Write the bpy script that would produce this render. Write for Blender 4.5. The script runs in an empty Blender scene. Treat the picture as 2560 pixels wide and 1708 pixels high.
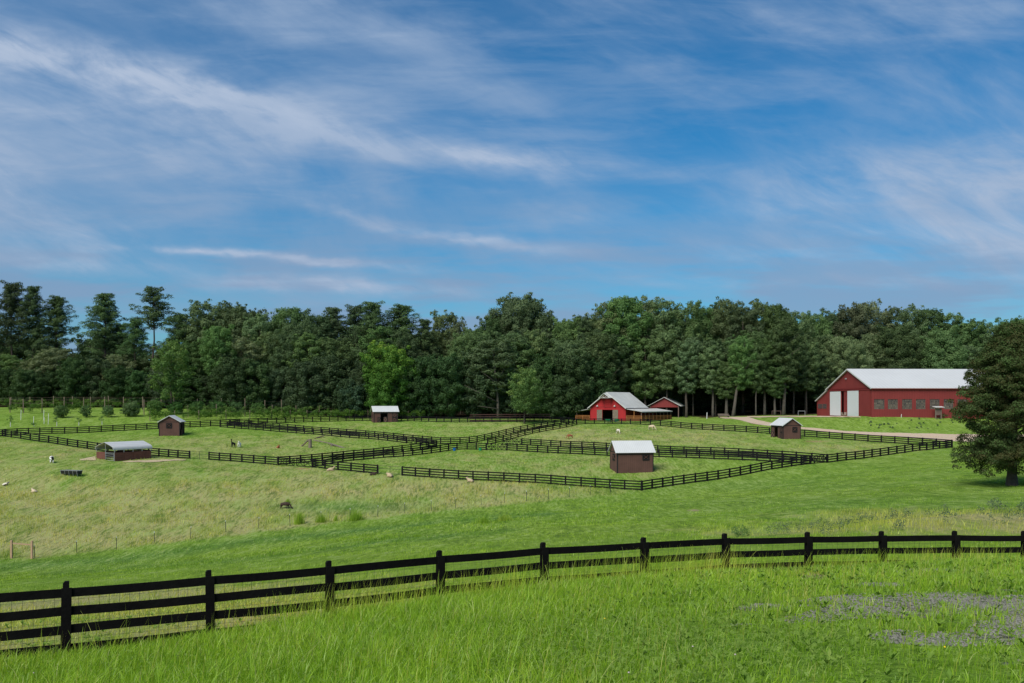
import bpy, bmesh, math, random
import numpy as np
from mathutils import Vector
from math import radians, sin, cos, pi
random.seed(7); rng = np.random.default_rng(11)
S = bpy.context.scene
COL = S.collection
# ------------------------------------------------------------------ camera
F = 2200.0; CX = 1280.0; HY = 1005.0; PW = 2560.0; PH = 1708.0
cam = bpy.data.cameras.new('camera'); camo = bpy.data.objects.new('camera', cam); COL.objects.link(camo)
camo.location = (0, 0, 0); camo.rotation_euler = (pi / 2, 0, 0)
cam.sensor_width = 36.0; cam.lens = 36.0 * F / PW; cam.shift_y = (HY - PH / 2) / PW
cam.clip_start = 0.3; cam.clip_end = 9000
S.camera = camo
# ------------------------------------------------------------------ light
SUN_EL = radians(46); SUN_AZ = radians(-146)      # azimuth from +Y towards +X: sun behind the camera on the left
sl = bpy.data.lights.new('sun', 'SUN'); sl.energy = 2.7; sl.angle = radians(38); sl.color = (1.0, 0.94, 0.84)
so = bpy.data.objects.new('sun', sl); COL.objects.link(so)
sd = Vector((sin(SUN_AZ) * cos(SUN_EL), cos(SUN_AZ) * cos(SUN_EL), sin(SUN_EL)))
so.rotation_euler = sd.to_track_quat('Z', 'Y').to_euler()
S.view_settings.view_transform = 'Standard'; S.view_settings.look = 'None'
S.view_settings.exposure = 0.72; S.view_settings.gamma = 1.0
S.cycles.max_bounces = 6; S.cycles.diffuse_bounces = 3; S.cycles.transparent_max_bounces = 4

class NT:
    """small node-tree helper"""
    def __init__(s, tree): s.t = tree; s.n = tree.nodes; s.l = tree.links
    def new(s, typ, **k):
        n = s.n.new(typ)
        for a, b in k.items(): setattr(n, a, b)
        return n
    def put(s, sock, v):
        if hasattr(v, 'links') or isinstance(v, bpy.types.NodeSocket): s.l.new(v, sock)
        else: sock.default_value = v
    def m(s, op, a, b=None, c=None, clamp=False):
        n = s.new('ShaderNodeMath', operation=op, use_clamp=clamp); s.put(n.inputs[0], a)
        if b is not None: s.put(n.inputs[1], b)
        if c is not None: s.put(n.inputs[2], c)
        return n.outputs[0]
    def mix(s, f, a, b, mode='MIX'):
        n = s.new('ShaderNodeMix', data_type='RGBA', blend_type=mode, clamp_factor=True)
        s.put(n.inputs[0], f); s.put(n.inputs[6], a); s.put(n.inputs[7], b); return n.outputs[2]
    def noise(s, vec, scale, detail=4, rough=0.55, dist=0.0):
        n = s.new('ShaderNodeTexNoise'); n.noise_dimensions = '3D'
        if vec is not None: s.l.new(vec, n.inputs['Vector'])
        n.inputs['Scale'].default_value = scale; n.inputs['Detail'].default_value = detail
        n.inputs['Roughness'].default_value = rough; n.inputs['Distortion'].default_value = dist
        return n.outputs[0]
    def rng(s, v, a, b, c=0.0, d=1.0, smooth=False):
        n = s.new('ShaderNodeMapRange'); n.clamp = True
        if smooth: n.interpolation_type = 'SMOOTHSTEP'
        s.put(n.inputs[0], v)
        for i, x in zip((1, 2, 3, 4), (a, b, c, d)): s.put(n.inputs[i], x)
        return n.outputs[0]
    def comb(s, x, y, z):
        n = s.new('ShaderNodeCombineXYZ'); s.put(n.inputs[0], x); s.put(n.inputs[1], y); s.put(n.inputs[2], z); return n.outputs[0]
    def sep(s, v):
        n = s.new('ShaderNodeSeparateXYZ'); s.l.new(v, n.inputs[0]); return n.outputs
    def vmul(s, v, xyz):
        n = s.new('ShaderNodeVectorMath', operation='MULTIPLY'); s.l.new(v, n.inputs[0]); n.inputs[1].default_value = xyz; return n.outputs[0]
def rgb(r, g, b): return (r, g, b, 1.0)
# ------------------------------------------------------------------ sky
W = bpy.data.worlds.new('World'); S.world = W; W.use_nodes = True
t = NT(W.node_tree); t.n.clear()
sky = t.new('ShaderNodeTexSky', sky_type='NISHITA'); sky.sun_disc = False
sky.sun_elevation = SUN_EL; sky.sun_rotation = SUN_AZ; sky.altitude = 200; sky.air_density = 1.0; sky.dust_density = 0.6; sky.ozone_density = 2.2
tc = t.new('ShaderNodeTexCoord').outputs['Generated']
x, y, z = t.sep(tc)
ya = t.m('MAXIMUM', t.m('ABSOLUTE', y), 0.05)
u = t.m('DIVIDE', x, ya); v = t.m('DIVIDE', z, ya)           # slopes of the view direction: azimuth and height in the sky
# clear-sky colour: Nishita, deepened
hs = t.new('ShaderNodeHueSaturation'); t.l.new(sky.outputs[0], hs.inputs['Color']); hs.inputs['Saturation'].default_value = 1.22; hs.inputs['Value'].default_value = 1.0
hs.inputs['Hue'].default_value = 0.495
sx = t.mix(t.rng(z, -0.02, 0.30), rgb(0.40, 0.80, 0.96), rgb(0.24, 0.86, 1.10))
clear = t.mix(1.0, hs.outputs[0], sx, 'MULTIPLY')
# cloud coordinates: a plane overhead, so clouds shrink toward the horizon
zz = t.m('ADD', t.m('MAXIMUM', z, 0.0), 0.09)
pu = t.m('DIVIDE', x, zz); pv = t.m('DIVIDE', y, zz)
ang = radians(22)
ru = t.m('ADD', t.m('MULTIPLY', u, cos(ang)), t.m('MULTIPLY', v, -sin(ang)))
rv = t.m('ADD', t.m('MULTIPLY', u, sin(ang)), t.m('MULTIPLY', v, cos(ang)))
cv = t.comb(t.m('MULTIPLY', ru, 1.6), t.m('MULTIPLY', rv, 4.2), t.m('MULTIPLY', z, 1.0))
n1 = t.noise(cv, 1.9, 6, 0.56, 0.5)
cv2 = t.comb(t.m('MULTIPLY', u, 1.3), t.m('MULTIPLY', v, 6.0), 3.1)
n2 = t.noise(cv2, 1.8, 6, 0.56, 0.3)
wob = t.noise(t.comb(t.m('MULTIPLY', u, 2.0), t.m('MULTIPLY', v, 4.0), 8.0), 2.0, 5, 0.6)
fray = t.noise(t.comb(t.m('MULTIPLY', ru, 4.0), t.m('MULTIPLY', rv, 13.0), 2.0), 2.0, 6, 0.60, 0.4)
def streak(p0, p1, p2, w, s):
    """soft curved band of cirrus through three sky directions (given as photo pixels)"""
    (x0, y0), (x1, y1), (x2, y2) = [((a - CX) / F, (HY - b) / F) for a, b in (p0, p1, p2)]
    A = np.array([[q * q, q, 1] for q in (x0, x1, x2)]); c = np.linalg.solve(A, np.array([y0, y1, y2]))
    line = t.m('ADD', t.m('ADD', t.m('MULTIPLY', t.m('MULTIPLY', u, u), float(c[0])), t.m('MULTIPLY', u, float(c[1]))), float(c[2]))
    d = t.m('ADD', t.m('SUBTRACT', v, line), t.m('MULTIPLY', t.m('SUBTRACT', wob, 0.5), 0.06))
    g = t.m('DIVIDE', d, w / F); g = t.m('MULTIPLY', t.m('MULTIPLY', g, g), -1.0); g = t.m('POWER', 2.718, g)
    e = t.m('MULTIPLY', t.rng(u, x0 - 0.10, x0 + 0.12, smooth=True), t.rng(u, x2 - 0.12, x2 + 0.08, 1.0, 0.0, smooth=True))
    return t.m('MULTIPLY', t.m('MULTIPLY', g, e), s)
def addall(L):
    r = L[0]
    for q in L[1:]: r = t.m('ADD', r, q)
    return r
st = addall([streak((-400, 90), (350, 190), (700, 290), 66, 0.68), streak((300, 190), (800, 300), (1400, 440), 40, 0.26),
             streak((700, 330), (1200, 385), (1700, 440), 34, 0.26), streak((-300, 240), (300, 320), (760, 420), 110, 0.28),
             streak((800, 515), (1050, 575), (1400, 620), 16, 0.55), streak((330, 615), (650, 630), (1080, 668), 13, 0.65),
             streak((500, 705), (900, 708), (1300, 735), 22, 0.5), streak((-200, 420), (20, 440), (120, 500), 55, 0.5),
             streak((1750, 500), (2200, 470), (2800, 520), 110, 0.36), streak((1250, 560), (1480, 545), (1600, 590), 34, 0.18),
             streak((1600, 690), (2050, 715), (2500, 705), 18, 0.30), streak((1900, 150), (2250, 240), (2800, 300), 120, 0.20),
             streak((1800, 650), (2300, 640), (2800, 660), 60, 0.26), streak((1500, 600), (2150, 590), (2800, 620), 90, 0.22),
             streak((-400, 30), (500, 20), (1300, 120), 70, 0.16), streak((1300, 10), (1900, 60), (2700, 20), 60, 0.22), streak((-400, 560), (60, 570), (420, 610), 80, 0.36),
             streak((-300, 650), (100, 650), (500, 690), 30, 0.30), streak((1900, 440), (2300, 430), (2800, 400), 60, 0.14), streak((600, 240), (1100, 330), (1700, 400), 90, 0.14)])
stm = t.m('MULTIPLY', st, t.rng(fray, 0.32, 0.68, 0.30, 1.20))
veil = t.m('MULTIPLY', t.rng(n1, 0.38, 0.72, smooth=True), 0.46)
n3 = t.noise(t.comb(t.m('MULTIPLY', u, 3.0), t.m('MULTIPLY', v, 16.0), 6.1), 2.0, 6, 0.62, 0.5)
veil2 = t.m('MULTIPLY', t.rng(t.m('ADD', t.m('MULTIPLY', n2, 0.6), t.m('MULTIPLY', n3, 0.4)), 0.44, 0.66, smooth=True), 0.34)
veilL = t.m('MULTIPLY', t.rng(u, -0.7, 0.15, 0.30, 0.0), t.rng(v, 0.02, 0.30, 1.0, 0.8))
cm = t.m('MINIMUM', addall([stm, veil, veil2, veilL]), 0.92)
cl = t.mix(t.rng(v, 0.0, 0.35), rgb(0.29 * 9, 0.42 * 9, 0.62 * 9), rgb(0.34 * 9, 0.475 * 9, 0.69 * 9))
bright = t.mix(t.m('MULTIPLY', stm, 1.1, clamp=True), cl, rgb(0.54 * 9.5, 0.63 * 9.5, 0.79 * 9.5))
skyc = t.mix(cm, clear, bright)
# low grey-violet stratus just above the trees
lown = t.noise(t.comb(t.m('MULTIPLY', u, 1.6), t.m('MULTIPLY', v, 12.0), 5.0), 2.4, 5, 0.55)
low = t.m('MULTIPLY', t.rng(lown, 0.40, 0.60, smooth=True), t.rng(v, 0.27, 0.11, 0.0, 0.72, smooth=True))
skyc = t.mix(low, skyc, rgb(0.245 * 10, 0.355 * 10, 0.54 * 10))
bg = t.new('ShaderNodeBackground'); t.l.new(skyc, bg.inputs[0]); bg.inputs[1].default_value = 0.058
wo = t.new('ShaderNodeOutputWorld'); t.l.new(bg.outputs[0], wo.inputs[0])
# ------------------------------------------------------------------ helpers
def tag(o, label=None, cat=None, group=None, kind=None):
    if label: o['label'] = label
    if cat: o['category'] = cat
    if group: o['group'] = group
    if kind: o['kind'] = kind
    return o
def empty(name, loc, rz=0.0, label=None, cat=None, group=None):
    o = bpy.data.objects.new(name, None); COL.objects.link(o); o.location = loc; o.rotation_euler = (0, 0, rz)
    o.empty_display_size = 0.3
    return tag(o, label, cat, group)
def link(name, me, parent=None, mat=None):
    o = bpy.data.objects.new(name, me); COL.objects.link(o)
    if mat is not None: me.materials.append(mat)
    if parent is not None: o.parent = parent
    return o
def np_mesh(name, V, Fc, mat=None, attrs=None, smooth=False):
    """V (n,3), Fc list of (m,k) index arrays"""
    me = bpy.data.meshes.new(name); V = np.asarray(V, np.float32)
    me.vertices.add(len(V)); me.vertices.foreach_set('co', V.ravel())
    if isinstance(Fc, np.ndarray): Fc = [Fc]
    loops = np.concatenate([f.ravel() for f in Fc]).astype(np.int32)
    tot = np.concatenate([np.full(len(f), f.shape[1]) for f in Fc]).astype(np.int32)
    start = np.concatenate([[0], np.cumsum(tot)[:-1]]).astype(np.int32)
    me.loops.add(len(loops)); me.loops.foreach_set('vertex_index', loops)
    me.polygons.add(len(tot)); me.polygons.foreach_set('loop_start', start); me.polygons.foreach_set('loop_total', tot)
    if smooth: me.polygons.foreach_set('use_smooth', np.ones(len(tot), bool))
    me.update(calc_edges=True)
    for k, (dom, val) in (attrs or {}).items():
        a = me.attributes.new(k, 'FLOAT', dom); a.data.foreach_set('value', np.asarray(val, np.float32).ravel())
    if mat is not None: me.materials.append(mat)
    return me
class MB:
    """collects boxes, prisms and tubes into one mesh"""
    def __init__(s): s.V = []; s.F = []
    def add(s, V, Fc):
        b = len(s.V); s.V += [tuple(map(float, v)) for v in V]; s.F += [tuple(i + b for i in f) for f in Fc]
    def box(s, c, d, rz=0.0):
        cx, cy, cz = c; hx, hy, hz = d[0] / 2, d[1] / 2, d[2] / 2
        V = []
        for sx_, sy_, sz_ in ((-1, -1, -1), (1, -1, -1), (1, 1, -1), (-1, 1, -1), (-1, -1, 1), (1, -1, 1), (1, 1, 1), (-1, 1, 1)):
            px, py = sx_ * hx, sy_ * hy
            V.append((cx + px * cos(rz) - py * sin(rz), cy + px * sin(rz) + py * cos(rz), cz + sz_ * hz))
        s.add(V, [(0, 3, 2, 1), (4, 5, 6, 7), (0, 1, 5, 4), (1, 2, 6, 5), (2, 3, 7, 6), (3, 0, 4, 7)]); return s
    def beam(s, a, b, w, h, up=(0, 0, 1)):
        a = Vector(a); b = Vector(b); d = (b - a).normalized(); up = Vector(up)
        sd_ = d.cross(up)
        if sd_.length < 1e-4: sd_ = Vector((1, 0, 0))
        sd_.normalize(); up = sd_.cross(d).normalized()
        V = []
        for p in (a, b):
            for i, j in ((-1, -1), (1, -1), (1, 1), (-1, 1)): V.append(p + sd_ * (i * w / 2) + up * (j * h / 2))
        s.add(V, [(0, 1, 2, 3), (7, 6, 5, 4), (0, 4, 5, 1), (1, 5, 6, 2), (2, 6, 7, 3), (3, 7, 4, 0)]); return s
    def tube(s, pts, rad, n=6, cap=True):
        pts = [Vector(p) for p in pts]; V = []; Fc = []
        if not hasattr(rad, '__len__'): rad = [rad] * len(pts)
        for i, p in enumerate(pts):
            d = (pts[min(i + 1, len(pts) - 1)] - pts[max(i - 1, 0)]).normalized()
            a = d.cross(Vector((0.13, 0.97, 0.2))); a.normalize(); b = d.cross(a)
            for k in range(n):
                q = 2 * pi * k / n; V.append(p + (a * cos(q) + b * sin(q)) * rad[i])
        for i in range(len(pts) - 1):
            for k in range(n): Fc.append((i * n + k, i * n + (k + 1) % n, (i + 1) * n + (k + 1) % n, (i + 1) * n + k))
        if cap: Fc.append(tuple(range(n))[::-1]); Fc.append(tuple((len(pts) - 1) * n + k for k in range(n)))
        s.add(V, Fc); return s
    def prism(s, poly, y0, y1):
        """polygon in x,z extruded along y"""
        n = len(poly); V = [(p[0], y0, p[1]) for p in poly] + [(p[0], y1, p[1]) for p in poly]
        s.add(V, [tuple(range(n)), tuple(range(2 * n - 1, n - 1, -1))] + [(i, i + n, (i + 1) % n + n, (i + 1) % n) for i in range(n)]); return s
    def mesh(s, name, mat, smooth=False):
        me = bpy.data.meshes.new(name); me.from_pydata(s.V, [], s.F)
        bm = bmesh.new(); bm.from_mesh(me); bmesh.ops.recalc_face_normals(bm, faces=bm.faces); bm.to_mesh(me); bm.free()
        if smooth:
            for p in me.polygons: p.use_smooth = True
        me.materials.append(mat); me.update(); return me
    def build(s, name, mat, parent=None, smooth=False): return link(name, s.mesh(name, mat, smooth), parent)
# ------------------------------------------------------------------ materials
def pmat(name, col, rough=0.7, metal=0.0, var=0.0, scale=3.0, bump=0.0, bscale=20.0, ribs=None, col2=None, spec=0.3, coord='Object'):
    m = bpy.data.materials.new(name); m.use_nodes = True; t = NT(m.node_tree); b = t.n['Principled BSDF']
    b.inputs['Roughness'].default_value = rough; b.inputs['Metallic'].default_value = metal; b.inputs['Specular IOR Level'].default_value = spec
    oc = t.new('ShaderNodeTexCoord').outputs[coord]; c = rgb(*col)
    if var:
        n = t.noise(oc, scale, 6, 0.6); f = t.rng(n, 0.3, 0.7)
        c2 = rgb(*(col2 or tuple(q * (1 - var) for q in col))); c = t.mix(f, c, c2)
        n2 = t.noise(oc, scale * 7, 4, 0.6); c = t.mix(t.rng(n2, 0.35, 0.7, 0.0, 0.35), c, rgb(*[q * (1 - var) for q in col]))
    h = None
    if ribs:
        ax, period, depth = ribs; cmp_ = t.sep(oc)
        if ax == 'xy': q = t.m('ADD', cmp_[0], cmp_[1])
        else: q = cmp_['xyz'.index(ax)]
        fr = t.m('FRACT', t.m('DIVIDE', q, period)); groove = t.rng(t.m('ABSOLUTE', t.m('SUBTRACT', fr, 0.5)), 0.38, 0.47)
        h = t.m('MULTIPLY', groove, -1.0)
        if not isinstance(c, tuple) or True: c = t.mix(t.m('MULTIPLY', groove, depth), c, rgb(*[q_ * 0.35 for q_ in col]))
    t.put(b.inputs['Base Color'], c)
    if bump or h is not None:
        hh = t.noise(oc, bscale, 5, 0.6); hh = t.m('MULTIPLY', hh, bump)
        if h is not None: hh = t.m('ADD', hh, h)
        bp = t.new('ShaderNodeBump'); bp.inputs['Strength'].default_value = 0.6; bp.inputs['Distance'].default_value = 0.03
        t.l.new(hh, bp.inputs['Height']); t.l.new(bp.outputs[0], b.inputs['Normal'])
    return m
M = {}
M['fence'] = pmat('black_fence_paint', (0.0045, 0.0040, 0.0045), 0.8, var=0.5, scale=2.5, bump=0.6, bscale=12, col2=(0.009, 0.0085, 0.008), spec=0.06)
M['far_fence'] = pmat('weathered_black_paint', (0.011, 0.011, 0.013), 0.85, var=0.4, scale=1.0, spec=0.1)
M['brown_fence'] = pmat('brown_boards', (0.085, 0.040, 0.034), 0.85, var=0.4, scale=0.8)
M['wire'] = pmat('wire', (0.10, 0.10, 0.09), 0.5, 0.6)
M['shed'] = pmat('brown_siding', (0.128, 0.064, 0.050), 0.85, var=0.30, scale=0.9, ribs=('xy', 0.30, 0.45), bump=0.3)
M['trim'] = pmat('black_trim', (0.013, 0.012, 0.013), 0.7)
M['door_tan'] = pmat('door_panel_brown', (0.17, 0.095, 0.07), 0.8, var=0.3, scale=2)
M['roof'] = pmat('galvanised_roof', (0.62, 0.625, 0.61), 0.5, 0.08, var=0.12, scale=0.5, ribs=('x', 0.30, 0.25), spec=0.5)
M['roof2'] = pmat('white_metal_roof', (0.60, 0.60, 0.585), 0.5, 0.1, var=0.10, scale=0.12, ribs=('x', 0.90, 0.16), spec=0.4)
M['roof3'] = pmat('weathered_metal_roof', (0.62, 0.62, 0.595), 0.5, 0.06, var=0.22, scale=0.35, ribs=('y', 0.45, 0.30), spec=0.4)
M['red'] = pmat('barn_red', (0.225, 0.034, 0.032), 0.75, var=0.22, scale=0.25, ribs=('xy', 0.60, 0.30), bump=0.2)
M['red2'] = pmat('bright_barn_red', (0.42, 0.024, 0.028), 0.85, var=0.22, scale=0.4, ribs=('x', 0.40, 0.55), bump=0.2)
M['redtrim'] = pmat('red_trim', (0.19, 0.024, 0.024), 0.7)
M['fascia'] = pmat('grey_white_fascia', (0.50, 0.50, 0.48), 0.6)
M['whitedoor'] = pmat('white_steel_door', (0.62, 0.65, 0.66), 0.5, var=0.06, ribs=('y', 0.45, 0.22))
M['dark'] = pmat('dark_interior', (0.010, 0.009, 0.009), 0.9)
M['glass'] = pmat('old_window_glass', (0.045, 0.050, 0.052), 0.12, var=0.75, scale=0.9, col2=(0.19, 0.17, 0.13), spec=0.6)
M['sash'] = pmat('window_sash', (0.15, 0.10, 0.085), 0.7)
M['grey_wood'] = pmat('weathered_grey_wood', (0.23, 0.185, 0.145), 0.9, var=0.4, scale=3, bump=0.8)
M['brown_wood'] = pmat('brown_plank', (0.17, 0.068, 0.048), 0.85, var=0.35, scale=1.2, ribs=('z', 0.28, 0.6))
M['orange_wood'] = pmat('stained_board', (0.38, 0.155, 0.048), 0.8, var=0.3, scale=1.0)
M['new_wood'] = pmat('new_timber', (0.46, 0.30, 0.19), 0.8, var=0.2)
M['steel'] = pmat('galvanised_pipe', (0.42, 0.43, 0.45), 0.4, 0.5)
M['canopy'] = pmat('canopy_sheet', (0.54, 0.54, 0.53), 0.45, 0.06, ribs=('z', 0.25, 0.3), var=0.1, scale=0.6, spec=0.5)
M['bark'] = pmat('bark', (0.105, 0.085, 0.068), 0.95, var=0.5, scale=1.5, bump=1.0, bscale=6)
M['pale_bark'] = pmat('pale_bark', (0.20, 0.175, 0.14), 0.95, var=0.4, scale=1.0, bump=1.0, bscale=6)
M['cedar_bark'] = pmat('cedar_bark', (0.13, 0.095, 0.075), 0.95, var=0.5, scale=4, bump=1.2, bscale=14)
M['post'] = pmat('trellis_post', (0.22, 0.17, 0.12), 0.9, var=0.3)
M['white'] = pmat('white_plastic', (0.62, 0.62, 0.60), 0.6)
M['blue'] = pmat('blue_plastic', (0.01, 0.13, 0.42), 0.4)
M['green'] = pmat('green_paint', (0.01, 0.27, 0.11), 0.45)
M['black'] = pmat('black_rubber', (0.016, 0.017, 0.020), 0.5)
M['tpost'] = pmat('green_steel_post', (0.035, 0.05, 0.035), 0.7)
M['wool'] = pmat('cream_wool', (0.52, 0.40, 0.26), 0.95, var=0.25, scale=6)
M['white_fur'] = pmat('white_fur', (0.70, 0.68, 0.64), 0.95, var=0.1, scale=6)
M['cream_fur'] = pmat('cream_fur', (0.60, 0.48, 0.33), 0.95, var=0.2, scale=3)
M['pied'] = pmat('black_and_white_fur', (0.72, 0.71, 0.68), 0.9, var=0.01, scale=1.0)
M['brown_fur'] = pmat('dark_brown_fur', (0.030, 0.018, 0.014), 0.95, var=0.5, scale=5, col2=(0.07, 0.045, 0.035))
M['black_fur'] = pmat('black_fur', (0.012, 0.011, 0.012), 0.9)
M['rust_fur'] = pmat('rusty_fur', (0.34, 0.115, 0.055), 0.9, var=0.3, scale=5)
def patch_mat(name, a, b, scale, thr):
    m = pmat(name, a, 0.9); t = NT(m.node_tree); oc = t.new('ShaderNodeTexCoord').outputs['Object']
    n = t.noise(oc, scale, 1, 0.4); f = t.rng(n, thr, thr + 0.03)
    t.l.new(t.mix(f, rgb(*a), rgb(*b)), t.n['Principled BSDF'].inputs['Base Color']); return m
M['pied'] = patch_mat('black_and_white_fur', (0.72, 0.71, 0.68), (0.012, 0.011, 0.011), 1.7, 0.50)
M['pied2'] = patch_mat('white_and_brown_fur', (0.70, 0.64, 0.54), (0.08, 0.05, 0.035), 2.2, 0.55)
def leaf_mat(name, c1, c2, c3, trans=0.30, vr=(0.68, 1.38)):
    """foliage: colour varies per clump (attribute tint), per leaf and per tree"""
    m = bpy.data.materials.new(name); m.use_nodes = True; t = NT(m.node_tree); t.n.clear()
    at_ = t.new('ShaderNodeAttribute'); at_.attribute_name = 'tint'; f = at_.outputs['Fac']
    oi = t.new('ShaderNodeObjectInfo'); r = oi.outputs['Random']
    col = t.mix(t.rng(f, 0.0, 0.55), rgb(*c1), rgb(*c2)); col = t.mix(t.rng(f, 0.55, 1.0), col, rgb(*c3))
    hs = t.new('ShaderNodeHueSaturation'); t.l.new(col, hs.inputs['Color'])
    t.l.new(t.rng(r, 0, 1, 0.487, 0.512), hs.inputs['Hue'])
    t.l.new(t.rng(t.m('FRACT', t.m('MULTIPLY', r, 7.31)), 0, 1, vr[0], vr[1]), hs.inputs['Value'])
    t.l.new(t.rng(t.m('FRACT', t.m('MULTIPLY', r, 3.17)), 0, 1, 0.82, 1.08), hs.inputs['Saturation'])
    d = t.new('ShaderNodeBsdfDiffuse'); tr = t.new('ShaderNodeBsdfTranslucent'); gl = t.new('ShaderNodeBsdfGlossy'); gl.inputs['Roughness'].default_value = 0.45
    gl.inputs['Color'].default_value = rgb(0.6, 0.65, 0.6)
    t.l.new(hs.outputs[0], d.inputs[0]); t.l.new(t.mix(1.0, hs.outputs[0], rgb(1.1, 1.2, 0.6), 'MULTIPLY'), tr.inputs[0])
    mx = t.new('ShaderNodeMixShader'); mx.inputs[0].default_value = trans; t.l.new(d.outputs[0], mx.inputs[1]); t.l.new(tr.outputs[0], mx.inputs[2])
    m2 = t.new('ShaderNodeMixShader'); m2.inputs[0].default_value = 0.008; t.l.new(mx.outputs[0], m2.inputs[1]); t.l.new(gl.outputs[0], m2.inputs[2])
    o = t.new('ShaderNodeOutputMaterial'); t.l.new(m2.outputs[0], o.inputs[0]); return m
M['leaf'] = leaf_mat('oak_foliage', (0.078, 0.132, 0.048), (0.108, 0.174, 0.062), (0.155, 0.228, 0.080))
M['leaf_shaded'] = leaf_mat('shaded_understory_foliage', (0.042, 0.078, 0.032), (0.060, 0.105, 0.040), (0.090, 0.145, 0.052))  # darker leaf tone: understory shade put into the colour of the low trees
M['leaf_olive'] = leaf_mat('olive_foliage', (0.100, 0.136, 0.058), (0.142, 0.184, 0.080), (0.200, 0.238, 0.112))
M['leaf_pine'] = leaf_mat('pine_needles', (0.054, 0.092, 0.040), (0.080, 0.130, 0.050), (0.120, 0.178, 0.068), 0.2)
M['leaf_light'] = leaf_mat('light_foliage', (0.075, 0.150, 0.038), (0.115, 0.200, 0.046), (0.24, 0.32, 0.060), 0.3, (0.95, 1.1))
M['leaf_blue'] = leaf_mat('blue_green_foliage', (0.050, 0.120, 0.058), (0.078, 0.170, 0.075), (0.11, 0.22, 0.09))
M['leaf_cedar'] = leaf_mat('cedar_foliage', (0.060, 0.058, 0.015), (0.040, 0.078, 0.015), (0.068, 0.135, 0.020), 0.10, (0.95, 1.05))
M['clover'] = leaf_mat('clover_leaves', (0.11, 0.21, 0.018), (0.15, 0.27, 0.025), (0.20, 0.33, 0.035), 0.35, (0.95, 1.05))
M['leaf_vine'] = leaf_mat('vine_leaves', (0.070, 0.14, 0.03), (0.11, 0.20, 0.04), (0.19, 0.27, 0.065), 0.3, (0.9, 1.15))
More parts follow.
